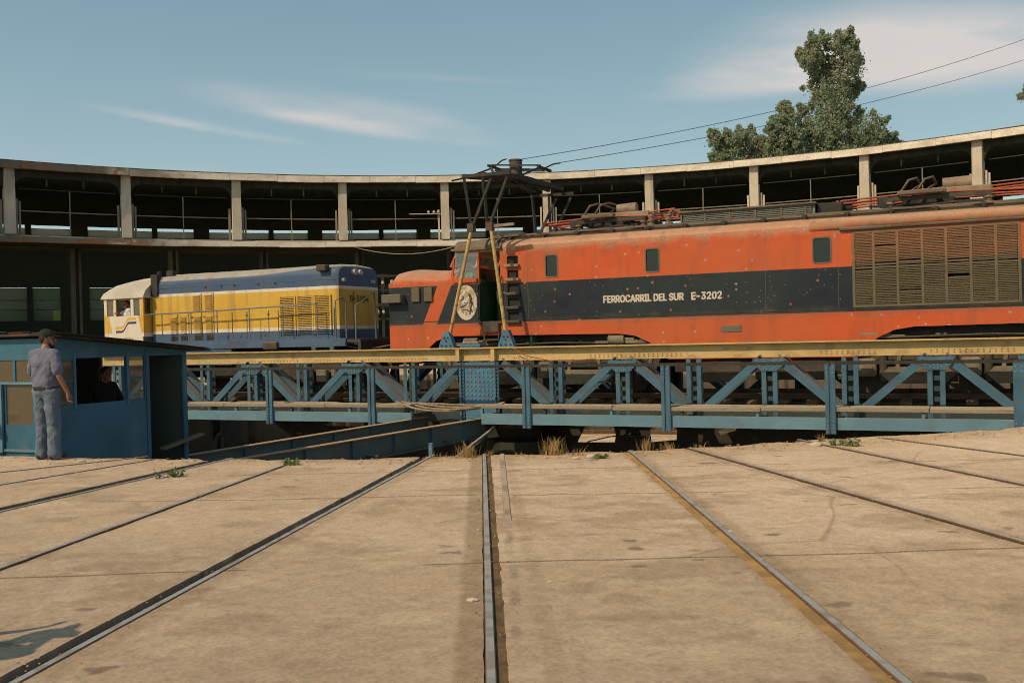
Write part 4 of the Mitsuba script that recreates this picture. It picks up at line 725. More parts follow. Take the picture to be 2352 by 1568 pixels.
# end towards the orange locomotive
for w in (-.30, -.02): D_('headlamp', cyl([-5.12, w, 3.47], [-5.0, w, 3.47], .085, 16), 'lamp_lens', smooth=30)
for w in (-.86, .70): D_('marker_lamp', cyl([-5.14, w, 3.22], [-5.02, w, 3.22], .055, 12), 'lamp_lens', smooth=30)
t = meshkit.text_mesh('D-5204', .17, .004, True); tv = np.array(t.vertices); tv[:, 0] *= 1.0 / tv[:, 0].max()
D_('number', (np.stack([-5.108 + tv[:, 2], -.50 + tv[:, 0], 2.62 + tv[:, 1]], 1), np.array(t.faces)), 'faded_black')
t = meshkit.text_mesh('D-5204', .12, .004, True); tv = np.array(t.vertices); tv[:, 0] *= .62 / tv[:, 0].max()
D_('cab_number', (np.stack([-13.15 + tv[:, 0], -1.421 - tv[:, 2], 1.61 + tv[:, 1]], 1), np.array(t.faces)), 'faded_black')
D_('end_door_seam', bx(-5.125, -5.105, -.30, -.28, 1.7, 2.9), 'faded_black')
# frame, steps, handrails
D_('frame_sill', cat([bx(-14.0, -4.65, -1.44, 1.44, 1.46, 1.56), bx(-14.0, -4.65, -1.46, -1.36, 1.34, 1.47), bx(-14.0, -8.7, -1.42, -1.2, .85, 1.36)]), 'diesel_blue')
D_('front_deck', bx(-5.1, -4.2, -1.40, 1.40, 1.44, 1.52), 'grimy_steel')
D_('end_beam', bx(-4.28, -4.18, -1.40, 1.40, .85, 1.46), 'black_iron')
D_('step_box', cat([ext(sbox(-5.8, 1.02, -5.05, 1.40).difference(sbox(-5.66, 1.08, -5.18, 1.32)), -1.46, -1.38)]), 'diesel_blue')
D_('battery_step', rbx(-7.45, -6.95, -1.55, -1.36, 1.28, 1.5, .02), 'grimy_steel'); D_('fuel_tank', rbx(-9.6, -7.4, -1.3, 1.3, .45, 1.15, .08), 'black_iron')
D_('hand_rail', tube([[-12.07, -1.42, 2.43], [-9.5, -1.42, 2.46], [-5.61, -1.42, 2.545]], .022, 6), 'handrail_blue', smooth=True)
for s in (-11.35, -10.2, -9.2, -8.0, -6.8, -5.61): D_('rail_post', cyl([s, -1.42, 1.55], [s, -1.42, 2.46 + (s + 9.5) * .02], .016, 6), 'handrail_blue')
D_('end_rail', cat([tube([[-5.02, -1.36, 1.5], [-5.02, -1.36, 2.62], [-4.98, -1.1, 2.72], [-4.95, -.95, 2.55], [-4.95, -.95, 1.5]], .022, 6), tube([[-4.4, -1.3, 1.5], [-4.4, -1.3, 2.45], [-4.4, -.3, 2.85], [-4.4, -.25, 1.5]], .024, 6), tube([[-4.4, -.25, 2.44], [-4.4, .9, 2.46], [-4.4, .95, 1.5]], .022, 6)]), 'handrail_blue', smooth=True)
D_('chain', tube([[-5.0, -1.3, 1.40], [-4.4, -.9, 1.22], [-3.8, -.6, 1.32], [-3.2, -.3, 1.40]], .02, 6), 'bogie_dust', smooth=True)
D_('air_hose', cat([tube([[-4.2, w, 1.25], [-3.95, w - .05, 1.0], [-3.75, w + .05, .72], [-3.5, w, .95], [-3.3, w, 1.15]], .035, 8) for w in (-.55, .5)]), 'bogie_dust', smooth=True)
D_('coupler', cat([bx(-4.2, -3.9, -.12, .12, .82, 1.06), bx(-3.92, -3.74, -.22, .22, .76, 1.12)]), 'grimy_steel')
for c in (-12.3, -6.6):
    bg = numbered(di + '__bogie')
    part(bg, 'frame', cat([ext(Polygon([(c - 1.75, .72), (c - 1.5, .95), (c + 1.5, .95), (c + 1.75, .72), (c + 1.5, .60), (c + .5, .62), (c + .35, .38), (c - .35, .38), (c - .5, .62), (c - 1.5, .60)]), w - .06, w + .06) for w in (-1.22, 1.22)]), 'grimy_steel', frame=BR)
    for s in (c - 1.05, c + 1.05):
        part(bg, 'wheel', cat([cyl([s, w - .06, .5], [s, w + .06, .5], .48, 28) for w in (-.84, .84)] + [cyl([s, -.9, .5], [s, .9, .5], .08, 10)]), 'grimy_steel', smooth=30, frame=BR)
        for w in (-1.3, 1.3): part(bg, 'axle_box', cat([rbx(s - .17, s + .17, w - .1, w + .1, .34, .70, .03), cyl([s - .4, w, .3], [s - .4, w, .72], .09, 10), cyl([s + .4, w, .3], [s + .4, w, .72], .09, 10)]), 'bogie_dust', frame=BR)
    for d in (-1.7, -.5, .5, 1.7): part(bg, 'brake_hanger', beam([c + d, -1.25, .9], [c + d * 1.15, -1.25, .3], .06, .07), 'bogie_dust', frame=BR)
    part(bg, 'brake_pipe', cat([tube([[c + 1.7, -1.3, .9], [c + 1.9, -1.32, .55], [c + 1.75, -1.3, .2]], .05, 6)]), 'bogie_dust', frame=BR)
D_('bolster', bx(-13.5, -5.2, -.9, .9, .9, 1.35), 'black_iron')
#--CABIN
# ------------------------------------------------------------------ control cabin on the end of the arm
cb = thing('control_cabin', 'small teal blue control cabin with an open doorway and a sloping dark roof', 'cabin')
def K(name, mesh, m, smooth=False, **k): return part(cb, name, mesh, m, smooth, BR, **k)
def exty(poly, x0, x1):
    v, f = ext(poly, x0, x1); return v[:, [1, 0, 2]], f[:, ::-1]
W0, W1, S0, S1 = -14.4, -11.55, -1.1, -4.0
top = lambda w: 1.68 + (w - W0) * (1.42 - 1.68) / (W1 - W0)
outl = Polygon([(W0, -1.05), (W1, -1.05), (W1, top(W1)), (W0, top(W0))])
rh_holes = [sbox(-14.17, .66, -13.90, 1.0), sbox(-14.17, 1.04, -13.90, 1.33), sbox(-13.85, .655, -12.87, 1.35), sbox(-12.80, .66, -12.48, .985), sbox(-12.80, 1.02, -12.48, 1.345), sbox(-12.40, -.93, -11.62, 1.36)]
K('side_wall', exty(outl.difference(unary_union(rh_holes)), S0 - .04, S0), 'cabin_blue')
K('far_side_wall', exty(outl, S1, S1 + .04), 'cabin_blue')
K('added_dark_lining', cat([bx(S1 + .05, S1 + .07, W0 + .06, W1 - .06, -1.0, 1.40), bx(S1 + .07, -3.04, W1 - .07, W1 - .05, -1.0, 1.38), bx(-2.0, S0 - .06, W1 - .07, W1 - .05, -1.0, 1.38), bx(-3.04, -2.0, W1 - .07, W1 - .05, -1.0, .48), bx(S1 + .07, S0 - .06, W0 + .05, W0 + .07, -1.0, .38)]), 'inner_dark')  # dark boards added so the interior reads as deep shade
fo = sbox(S1 + .04, -1.05, S0 - .04, 1.66); fh = [sbox(-1.72, 1.03, -1.40, 1.35), sbox(-2.12, 1.03, -1.77, 1.35), sbox(-2.75, 1.03, -2.17, 1.35), sbox(-1.93, .40, -1.38, .985), sbox(-2.75, .40, -2.08, .985)]
K('front_wall', ext(fo.difference(unary_union(fh)), W0, W0 + .04), 'cabin_blue')
K('back_wall', ext(sbox(S1 + .04, -1.05, S0 - .04, 1.40).difference(sbox(-3.02, .50, -2.02, 1.38)), W1 - .04, W1), 'cabin_blue')
for q, (a, z0, b, z1) in enumerate([g.bounds for g in rh_holes[:2] + rh_holes[3:5]]): K('window_pane', bx(S0 - .024, S0 - .018, a, b, z0, z1), 'cabin_pane')
for a, z0, b, z1 in [g.bounds for g in fh]: K('front_pane', bx(a, b, W0 + .016, W0 + .022, z0, z1), 'cabin_pane')
K('front_ledge', cat([bx(S1, S0 + .012, W0 - .03, W0 - .002, -.005, .03), bx(S1, S0 + .01, W0 - .025, W0 - .002, .99, 1.025)]), 'pale_blue_paint')
[K('corner_post', q_, 'cabin_blue') for q_ in (bx(S0 - .03, S0 + .012, W0 - .014, W0 + .06, -1.05, 1.66), bx(S0 - .03, S0 + .02, W1 - .07, W1 + .012, -1.05, 1.40), bx(S0 - .03, S0 + .014, -12.455, -12.40, -1.05, 1.45))]
K('mullion', cat([bx(S0 + .002, S0 + .014, w - .02, w + .02, .6, 1.4) for w in (-13.875, -12.84)]), 'bright_blue_paint')
K('blue_post', bx(-2.12, -1.97, W0 - .05, W0 - .012, -.02, 1.0), 'pale_blue_paint')
rp = [(W0 - .12, 1.70), (W0 - .12, 1.735), (W1 + .42, 1.425), (W1 + .42, 1.39)]
rv, rf = exty(Polygon(rp), S1 - .2, S0 + .2); K('cabin_roof', trimesh.Trimesh(rv, rf) if False else (rv, rf), 'cabin_roof')
K('roof_felt', cat([beam([S0 + .1 - q * .5, W0 - .1, 1.745 + .01 * (q % 3)], [S0 + .05 - q * .5, W1 + .3 + .1 * (q % 2), 1.445 + .012 * (q % 2)], .46, .012) for q in range(6)]), 'cabin_roof')
K('cabin_floor', bx(S1 + .04, S0 - .04, W0 + .04, W1 - .04, -1.05, -.60), 'black_iron')
K('control_stand', cat([rbx(-1.75, -1.35, -13.1, -12.75, -.6, .45, .03), cyl([-1.5, -12.9, .45], [-1.48, -12.95, .68], .02, 8)]), 'black_iron')
K('door_frame', exty(sbox(-12.42, -.95, -11.60, 1.38).difference(sbox(-12.385, -.95, -11.635, 1.345)), S0 - .02, S0 + .015), 'cabin_blue')
k = thing('wall_lamp', 'white lamp at the far left edge of the cabin front', 'lamp')
part(k, 'lamp_head', cyl([-2.12, W0 - .10, .50], [-2.12, W0 - .30, .48], .07, 14), 'white_letter', smooth=30, frame=BR); part(k, 'lamp_base', bx(-2.2, -2.05, W0 - .12, W0 - .05, .2, .46), 'black_iron', frame=BR)
k = thing('loose_plank', 'short weathered plank lying across the cabin doorway', 'plank'); put(k, xf(beam([S0 + .06, -12.2, -.20], [S0 + .10, -11.3, -.04], .13, .035), BR), 'sleeper_wood')
#--PEOPLE
# ------------------------------------------------------------------ people
def bone(a, b, ra, rb): return m3.Manifold.batch_hull([m3.Manifold.sphere(ra, 14).translate(list(a)), m3.Manifold.sphere(rb, 14).translate(list(b))])
def hull(*sp): return m3.Manifold.batch_hull([m3.Manifold.sphere(r, 14).translate(list(c)) for c, r in sp])
def fuse(ms, fine=.022, it=6):
    m = m3.Manifold.batch_boolean(ms, m3.OpType.Add).refine_to_length(fine).to_mesh(); t = trimesh.Trimesh(m.vert_properties[:, :3], m.tri_verts, process=False)
    trimesh.smoothing.filter_taubin(t, iterations=it); return np.array(t.vertices), np.array(t.faces)
def hand(w, d, side, curl):
    """Palm, four fingers and a thumb from the wrist w, pointing along d; side: direction of the thumb."""
    d = np.array(d, float); d /= np.linalg.norm(d); th = np.array(side, float); th -= d * (th @ d); th /= np.linalg.norm(th); nrm = np.cross(d, th)
    w = np.array(w, float); k = w + d * .085; out = [hull((w + d * .01, .024), (k + th * .028, .014), (k - th * .028, .013), (w + d * .03 + th * .02, .017))]
    for q, (o, L) in enumerate(((.030, .072), (.010, .080), (-.011, .074), (-.031, .058))):
        p = k + th * o; c = curl * (.85 + .1 * q)
        for s_, (l, a) in enumerate(((.45, .35), (.32, 1.0), (.23, 1.5))):
            ang = a * c; v = d * math.cos(ang) + nrm * math.sin(ang); n = p + v * L * l; out.append(bone(p, n, .0095 - s_ * .0008, .0088 - s_ * .0008)); p = n
    p = w + d * .03 + th * .028
    for l, v in ((.04, d * .75 + th * .6 + nrm * .2), (.03, d * .95 + th * .15 + nrm * .35)): n = p + v / np.linalg.norm(v) * l; out.append(bone(p, n, .012, .010)); p = n
    return out
def person(label, pos, yaw, J, shirt, trousers, cap=None, head_yaw=0, group=None, sleeve=.62, frame=None):
    """J: joints in a local frame, x to the person's right, y forwards, z up; yaw in degrees clockwise from +y."""
    k = thing('person', label, 'person', group); t = math.radians(-yaw); m = np.eye(4); m[:2, :2] = [[math.cos(t), -math.sin(t)], [math.sin(t), math.cos(t)]]; m[:3, 3] = pos
    if frame is not None: m = frame @ m
    a = {q: np.array(p, float) for q, p in J.items()}; hc = a['head']; hy = math.radians(-head_yaw); H = np.array([[math.cos(hy), -math.sin(hy), 0], [math.sin(hy), math.cos(hy), 0], [0, 0, 1]])
    h = lambda x, y, z: hc + H @ np.array([x, y, z])
    hd = [m3.Manifold.sphere(1, 24).scale([.076, .094, .112]).translate(list(h(0, 0, .01))), hull((h(0, .045, -.085), .036), (h(0, .0, -.03), .06), (h(-.03, .05, -.05), .03), (h(.03, .05, -.05), .03)),
          hull((h(0, .092, .008), .011), (h(0, .104, -.024), .013)), hull((h(-.035, .078, .03), .012), (h(.035, .078, .03), .012)), hull((h(-.018, .085, -.060), .009), (h(.018, .085, -.060), .009))]
    hd += [hull((h(sx * .078, -.012, .02), .014), (h(sx * .076, -.008, -.025), .010)) for sx in (-1, 1)]
    body = hd + [bone(a['neck'], hc + [0, -.005, -.05], .058, .056), hull((a['shL'], .058), (a['shR'], .058), (a['chest'], .12)), hull((a['chest'] + [.08, 0, 0], .11), (a['chest'] - [.08, 0, 0], .11), (a['waist'] + [.07, 0, 0], .10), (a['waist'] - [.07, 0, 0], .10)),
                 hull((a['waist'] + [.07, 0, 0], .10), (a['waist'] - [.07, 0, 0], .10), (a['hipL'], .10), (a['hipR'], .10))]
    sh = [hull((a['shL'], .078), (a['shR'], .078), (a['neck'] + [0, -.01, -.045], .075), (a['chest'] + [.06, 0, 0], .135), (a['chest'] - [.06, 0, 0], .135)), hull((a['chest'] + [.075, 0, 0], .128), (a['chest'] - [.075, 0, 0], .128), (a['waist'] + [.075, -.005, -.03], .122), (a['waist'] - [.075, .005, .03], .122))]
    tr = [hull((a['waist'] + [.07, 0, -.05], .108), (a['waist'] - [.07, 0, .05], .108), (a['hipL'], .118), (a['hipR'], .118))]
    shoes = []
    for sd in 'LR':
        S_, El, Wr, Hd = a['sh' + sd], a['el' + sd], a['wr' + sd], a['ha' + sd]; inn = a['sh' + ('R' if sd == 'L' else 'L')] - S_
        body += [bone(S_, El, .05, .040), bone(El, Wr, .040, .027)] + hand(Wr, Hd, a.get('th' + sd, np.array([0, 1.0, .1])), .8 if sd == 'R' else .7)
        mid = S_ + (El - S_) * sleeve; sh += [bone(S_, mid, .075, .072), bone(mid, S_ + (El - S_) * (sleeve + .18), .073, .069)]
        Hp, Kn, An = a['hip' + sd], a['kn' + sd], a['an' + sd]; body += [bone(Hp, Kn, .095, .058), bone(Kn, An, .058, .042)]
        tr += [bone(Hp, Kn, .112, .086), bone(Kn, An + (Kn - An) * .10, .086, .082), bone(An + (Kn - An) * .12, An + [0, .01, -.01], .084, .088), bone(Hp + (Kn - Hp) * .5 + [0, -.02, 0], Kn + [0, -.015, 0], .092, .084)]
        toe = a.get('toe' + sd, An + [0, .17, -.03]); body += [bone(An, An + [0, -.02, -.02], .04, .036), bone(An + [0, 0, -.02], toe - [0, .02, 0], .036, .03)]
        shoes += [hull((An + [0, -.045, -.035], .043), (An + [0, .02, -.01], .047), (toe + [-.015, -.02, 0], .038), (toe + [.015, -.02, 0], .038), (toe, .034))]
    sm = dict(smooth=True)
    def folds(mesh, amp, fx, fz, sd):
        tm = trimesh.Trimesh(*mesh, process=False); v = np.array(tm.vertices); n_ = np.array(tm.vertex_normals); q = v * [fx, fx, fz]; q[:, 2] += .9 * np.sin(v[:, 0] * 9 + sd)
        return v + n_ * (amp * (meshkit.fbm(q, 3, sd) - .45))[:, None] * 2, np.array(tm.faces)
    part(k, 'body', xf(fuse(body, .014, 5), m), 'skin', **sm); part(k, 'shirt', xf(folds(fuse(sh, .018, 14), .016, 7, 9, 3), m), shirt, **sm); part(k, 'trousers', xf(folds(fuse(tr, .02, 10), .017, 6, 11, 5), m), trousers, **sm)
    part(k, 'shoe', xf(fuse(shoes[:1], .03, 2), m), 'shoe_dark', **sm); part(k, 'shoe', xf(fuse(shoes[1:], .03, 2), m), 'shoe_dark', **sm)
    w = a['waist'] + [0, 0, -.085]; part(k, 'belt', xf(loft([[(w[0] + (.192 + e) * math.cos(q), w[1] + (.124 + e) * math.sin(q), w[2] + z) for q in np.linspace(0, 2 * np.pi, 24, endpoint=False)] for z, e in ((-.022, .012), (.022, .012))]), m), 'belt_leather', smooth=30)
    part(k, 'eyes', xf(cat([trimesh.creation.icosphere(2, .011).apply_translation(h(sx * .032, .082, .012)) for sx in (-1, 1)]), m), 'hair_black', smooth=True)
    part(k, 'hair', xf(fuse([m3.Manifold.sphere(1, 24).scale([.083, .098, .108]).translate(list(h(0, -.016, .026))) - m3.Manifold.cube([.3, .3, .3], True).translate([0, .15 + .035, -.12]).rotate([0, 0, -head_yaw]).translate(list(hc))] + ([hull((h(0, .06, -.095), .032), (h(-.05, .03, -.06), .022), (h(.05, .03, -.06), .022))] if cap == 'cap_cloth' else []), .02, 2), m), 'hair_black', **sm)
    if cap:
        c = [m3.Manifold.sphere(1, 28).scale([.094, .110, .095]).translate([0, -.012, .055]) ^ m3.Manifold.cube([.4, .4, .3], True).translate([0, 0, .195]), hull(((-.06, .08, .052), .010), ((.06, .08, .052), .010), ((-.045, .165, .040), .008), ((.045, .165, .040), .008))]
        part(k, 'cap', xf(fuse([q.rotate([0, 0, -head_yaw]).translate(list(hc)) for q in c], .02, 3), m), cap, **sm)
    return k
STAND = dict(head=(0, .045, 1.635), neck=(0, 0, 1.50), shL=(-.185, -.01, 1.43), shR=(.185, -.01, 1.43), chest=(0, 0, 1.29), waist=(0, .0, 1.06), hipL=(-.088, 0, .93), hipR=(.088, 0, .93), knL=(-.10, .02, .50), knR=(.10, .03, .50), anL=(-.12, 0, .085), anR=(.12, 0, .085),
             elL=(-.26, .0, 1.14), elR=(.27, -.02, 1.14), wrL=(-.24, .16, .98), wrR=(.31, .08, .91), haL=(0, .35, -.9), haR=(.05, .15, -1.0), thL=(.6, .7, .2), thR=(-.35, .9, .1))
person('man in dark cap, grey T-shirt and grey trousers standing beside the blue cabin', (-6.37, 13.58, 0), 24, STAND, 'grey_shirt', 'grey_trousers', 'cap_cloth', head_yaw=52)
OP = {**STAND, 'elR': (.20, .25, 1.16), 'wrR': (.10, .44, 1.12), 'haR': (-.1, 1, -.15), 'elL': (-.26, .10, 1.15), 'wrL': (-.14, .30, 1.05), 'haL': (.3, 1, -.2)}
person('dark-haired operator inside the open window of the blue cabin, seen in silhouette', (-1.95, -12.52, -.58), 90, OP, 'dark_cloth', 'dark_cloth', head_yaw=10, frame=BR)
DR = {**STAND, 'elL': (-.25, .14, 1.17), 'wrL': (-.05, .30, 1.08), 'haL': (.9, .35, -.1)}
person('driver in a white shirt looking out of the middle cab window of the yellow locomotive', (-13.06, -1.10, 1.16), -150, {**STAND, 'elR': (.27, .16, 1.30), 'wrR': (.05, .34, 1.36), 'haR': (-.9, .3, -.05)}, 'white_shirt', 'dark_cloth', head_yaw=-40, frame=BR)
CAM = {**STAND, 'elL': (-.30, .16, 1.27), 'wrL': (-.09, .24, 1.50), 'haL': (.3, .35, .9), 'elR': (.34, .10, 1.29), 'wrR': (.10, .24, 1.53), 'haR': (-.25, .3, .9)}
person('bystander outside the left edge whose shadow falls across the lower left corner', (-3.98, 4.10, 0), 20, CAM, 'dark_cloth', 'dark_cloth', 'cap_cloth', head_yaw=70)
#--PLANTS
# ------------------------------------------------------------------ trees and plants
def leaves(blobs, dens, size, rg, droop=.5):
    V, Fc = [], []
    for (x, y, z, r) in blobs:
        n = int(dens * r ** 1.7); u = rg.normal(size=(n, 3)); u /= np.linalg.norm(u, axis=1)[:, None]; rad = r * (rg.random(n) ** .45) * (.72 + .5 * meshkit.noise(u * 2.2 + [x, y, z])) * np.where(rg.random(n) < .16, 1.3, 1)
        sq = np.array([1, 1, 1.12]); c = np.array([x, y, z]) + u * rad[:, None] * sq
        L = size * (.55 + .9 * rg.random(n)); d = rg.normal(size=(n, 3)) * .75; d[:, 2] -= droop; d /= np.linalg.norm(d, axis=1)[:, None]
        s = np.cross(d, rg.normal(size=(n, 3))); s /= np.linalg.norm(s, axis=1)[:, None]; w = (L * .32)[:, None] * s
        a = c + d * L[:, None] * .5; b = c - d * L[:, None] * .5
        o = len(V) and sum(len(q) for q in V); V.append(np.stack([a, c + w, b, c - w], 1).reshape(-1, 3)); i = np.arange(n)[:, None] * 4 + o; Fc += [i + [0, 1, 2], i + [0, 2, 3]]
    return np.vstack(V), np.vstack(Fc)
def tree(label, base, blobs, leaf, dens=640, size=.22, trunk=.45, group=None, seed=1):
    rg = np.random.default_rng(seed); k = thing('tree', label, 'tree', group); y0 = base[1]; ms = []
    bl = []
    for q, (x, z, r) in enumerate(blobs):
        yy = y0 + rg.uniform(-.7, .7) * 1.6; bl.append((x, yy, z, r))
        for _ in range(9):
            u = rg.normal(size=3); u[2] = abs(u[2]) * .9; u /= np.linalg.norm(u); e_ = r * (1.0 + .35 * rg.random()); bl.append((x + u[0] * e_ * 1.05, yy + u[1] * e_, z + u[2] * e_ * 1.15, .22)); bl.append((x + u[0] * e_ * .95, yy + u[1] * e_, z + u[2] * e_ * 1.02, .34)); u = rg.normal(size=3); u /= np.linalg.norm(u); bl.append((x + u[0] * r * .95, yy + u[1] * r, z + u[2] * r * .95, min(r, 1.2) * rg.uniform(.16, .42)))
    zt = max(z for x, z, r in blobs) - .6; xt = [x for x, z, r in blobs if z > zt - .2][0]; mid = np.median([x for x, z, r in blobs])
    pts = [np.array([base[0], y0, 0]), np.array([base[0] * .6 + mid * .4, y0, zt * .45]), np.array([mid, y0, zt * .75]), np.array([xt, y0, zt])]
    part(k, 'trunk', tube(pts, [trunk, trunk * .7, trunk * .42, trunk * .08], 10), 'bark', smooth=True)
    for (x, yy, z, r) in bl[::28]:
        zb = max(z * .72, 3); xb = np.interp(zb, [p[2] for p in pts], [p[0] for p in pts]); part(k, 'limb', tube([[xb, y0, zb], [(x + xb) / 2, (yy + y0) / 2, z * .9], [x, yy, z]], [trunk * .25, trunk * .14, .03], 6), 'bark', smooth=True)
    part(k, 'crown', leaves(bl, dens, size, rg, .7), leaf)
tree('tall drooping eucalyptus rising far above the roundhouse roof', (32.0, 98), [(33.1, 29.6, .7), (32.9, 28.4, 1.2), (30.5, 29.0, 1.0), (29.7, 27.4, 1.1), (29.4, 28.3, .6), (33.5, 26.5, 1.6), (31.6, 25.4, 1.7), (31.8, 23.1, 2.0), (33.9, 24.3, 1.1), (34.7, 24.9, .5), (31.1, 21.0, 2.1), (33.2, 21.2, 2.0), (35.1, 20.3, 1.7), (36.3, 19.6, 1.3), (30.0, 19.0, 2.0), (32.7, 18.6, 2.3), (36.6, 18.4, 1.1), (31.5, 27.0, 1.1), (29.2, 22.8, .5), (32, 16, 3)], 'eucalyptus_leaf', seed=3)
tree('medium eucalyptus with a pointed top just left of the tall one', (27.2, 97), [(27.3, 23.2, .35), (27.1, 21.9, .9), (27.0, 20.7, 1.4), (28.0, 19.5, 1.5), (26.1, 20.8, .8), (26.5, 18.6, 1.4), (27.2, 16, 2.2)], 'eucalyptus_leaf', trunk=.3, seed=5)
tree('low spreading eucalyptus, leftmost above the roof', (23.0, 99), [(20.8, 20.2, 1.0), (22.3, 19.5, 1.4), (23.8, 20.0, 1.3), (24.8, 19.1, 1.5), (26.0, 18.8, 1.3), (21.3, 18.6, 1.1), (23, 16.5, 2.2)], 'eucalyptus_leaf', trunk=.3, seed=8)
tree('small tree top just showing over the roof right of the tall eucalyptus', (38.4, 100), [(37.8, 19.8, .45), (38.3, 19.1, .7), (39.9, 19.3, .3), (37.4, 18.5, .7), (38.6, 17.5, 1.4)], 'eucalyptus_leaf', trunk=.2, seed=11)
tree('tree whose edge shows at the right border of the picture', (53.0, 98), [(52.2, 23.9, .9), (52.4, 22.4, 1.1), (53.6, 20.5, 2.0), (54.5, 23.5, 2.4), (54, 17.5, 2.6)], 'eucalyptus_leaf', trunk=.4, seed=13)
for q, (x, y, z, r) in enumerate(((-43.4, 76.5, 3.4, 1.3), (-38.6, 79.5, 4.3, 1.5), (-35.5, 82, 3.6, 1.4), (-14.5, 90, 4.4, 2.6), (-11.5, 91, 5.6, 2.2))):
    rg = np.random.default_rng(40 + q); k = thing('bush', ['bush outside the leftmost lower rear window of the roundhouse', 'bush outside the rear window between the first two pillars', 'bush outside the rear window just left of the yellow cab', 'large bush behind the rear wall at the gap between the locomotives', 'tallest bush behind the rear wall, behind the orange nose'][q], 'bush', 'bushes behind the roundhouse')
    part(k, 'stem', tube([[x, y, 0], [x + .1, y, z]], [.1, .03], 6), 'bark'); part(k, 'foliage', leaves([(x, y, z, r), (x + .5, y, z - 1.2, r), (x - .6, y + .3, z - .8, r * .8)], 260, .3, rg, .2), 'bright_leaf')
def tuft(x, y, n, h, spread, m, name, label, group, seed):
    rg = np.random.default_rng(seed); V, Fc = [], []
    for q in range(n):
        a, r = rg.uniform(0, 2 * np.pi), spread * rg.random() ** .7; b = np.array([x + r * math.cos(a), y + .6 * r * math.sin(a), -.03]); hh = h * rg.uniform(.35, 1.0); le = rg.normal(size=2) * hh * .32
        w = np.array([math.cos(a + 1.3), math.sin(a + 1.3), 0]) * .006; mdl = b + [le[0] * .35, le[1] * .35, hh * .6]; tp = b + [le[0], le[1], hh]
        o = 5 * q; V += [b - w, b + w, mdl - w * .8, mdl + w * .8, tp]; Fc += [[o, o + 1, o + 3], [o, o + 3, o + 2], [o + 2, o + 3, o + 4]]
    k = thing(name, label, 'grass', group); put(k, (np.array(V), np.array(Fc)), m); return k
for q, (x, y, n, h, s, lab) in enumerate((( -.95, 12.68, 34, .12, .16, 'thin dry grass tuft left of the middle rail, farthest left on the pit edge'), (-.62, 12.66, 60, .26, .16, 'tall straw coloured grass tuft just left of the middle rail'), (-.33, 12.78, 24, .12, .06, 'tiny dry grass tuft against the middle rail'), (.05, 12.72, 20, .09, .08, 'short dry grass right of the short rail end'), (.50, 12.72, 90, .30, .20, 'largest dry grass tuft, on the pit edge right of the middle rail'), (.80, 12.60, 36, .15, .14, 'low dry tuft right beside the largest one'), (1.72, 13.02, 55, .22, .12, 'dry grass tuft just right of the ochre rail end'), (2.02, 13.04, 40, .16, .12, 'second dry tuft right of the ochre rail end'), (2.45, 13.1, 24, .10, .14, 'sparse dry grass by the next rail end to the right'), (4.15, 13.45, 26, .16, .05, 'single upright dry stalks at the right pit edge'))):
    tuft(x, y, n, h, s, 'dry_grass_blade', 'dry_grass', lab, 'dry grass tufts along the pit edge', 60 + q)
for q, (x, y, r, h, lab) in enumerate(((-3.92, 11.45, .18, .075, 'green weed in the wide dark groove on the left'), (-2.78, 12.3, .12, .05, 'flat green weed at the end of the flat grey rail'), (4.40, 12.85, .10, .08, 'green weed by the right pit edge'), (4.2, 12.93, .07, .05, 'smaller green weed left of the one at the right pit edge'), (1.05, 12.2, .05, .03, 'tiny green sprig on the middle pit edge'))):
    rg = np.random.default_rng(90 + q); k = thing('weed', lab, 'weed', 'green weeds on the apron'); n = 5
    bl = [(x + rg.uniform(-r, r), y + rg.uniform(-r, r) * .5, h * rg.uniform(.2, .6), h * .62 + .02) for _ in range(n)]
    V, Fc = [], []
    part(k, 'leaf_mass', leaves(bl, 120 / h ** 1.2, .042, rg, -.2), 'weed_leaf', kind='stuff')
    part(k, 'stem', cat([tube([[x, y, -.02], [b[0], b[1], b[2]]], .005, 5) for b in bl]), 'weed_leaf')
rg = np.random.default_rng(21); gv, gf = [], []; oc = trimesh.creation.icosahedron(); ov_, of_ = np.array(oc.vertices), np.array(oc.faces)
for (a, b, nn, rw, g, dep, fill, lab) in rail_meshes:
    for q in range(170):
        t = rg.random(); c = a + (b - a) * min(1, t * 9.5 / np.linalg.norm(b - a)) + nn * rg.normal(.02, .09); r = rg.uniform(.0025, .0075) * (1.6 if rg.random() < .06 else 1)
        gf.append(of_ + len(gv) * 12); gv.append(ov_ * [r * rg.uniform(.8, 1.5), r * rg.uniform(.8, 1.5), r * .7] + [c[0], c[1], r * .35])
for q in range(700):
    t = math.radians(rg.uniform(-40, 45)); rr = float(rpit(math.degrees(t))) + abs(rg.normal(.12, .35)); r = rg.uniform(.004, .016); gf.append(of_ + len(gv) * 12)
    gv.append(ov_ * [r * rg.uniform(.8, 1.6), r, r * .7] + [C0[0] + rr * math.sin(t), C0[1] - rr * math.cos(t), r * .35])
k = thing('gravel', 'fine loose gravel along the rails and the crumbling pit edge', 'gravel', kind='stuff'); put(k, (np.vstack(gv), np.vstack(gf)), 'apron_concrete')
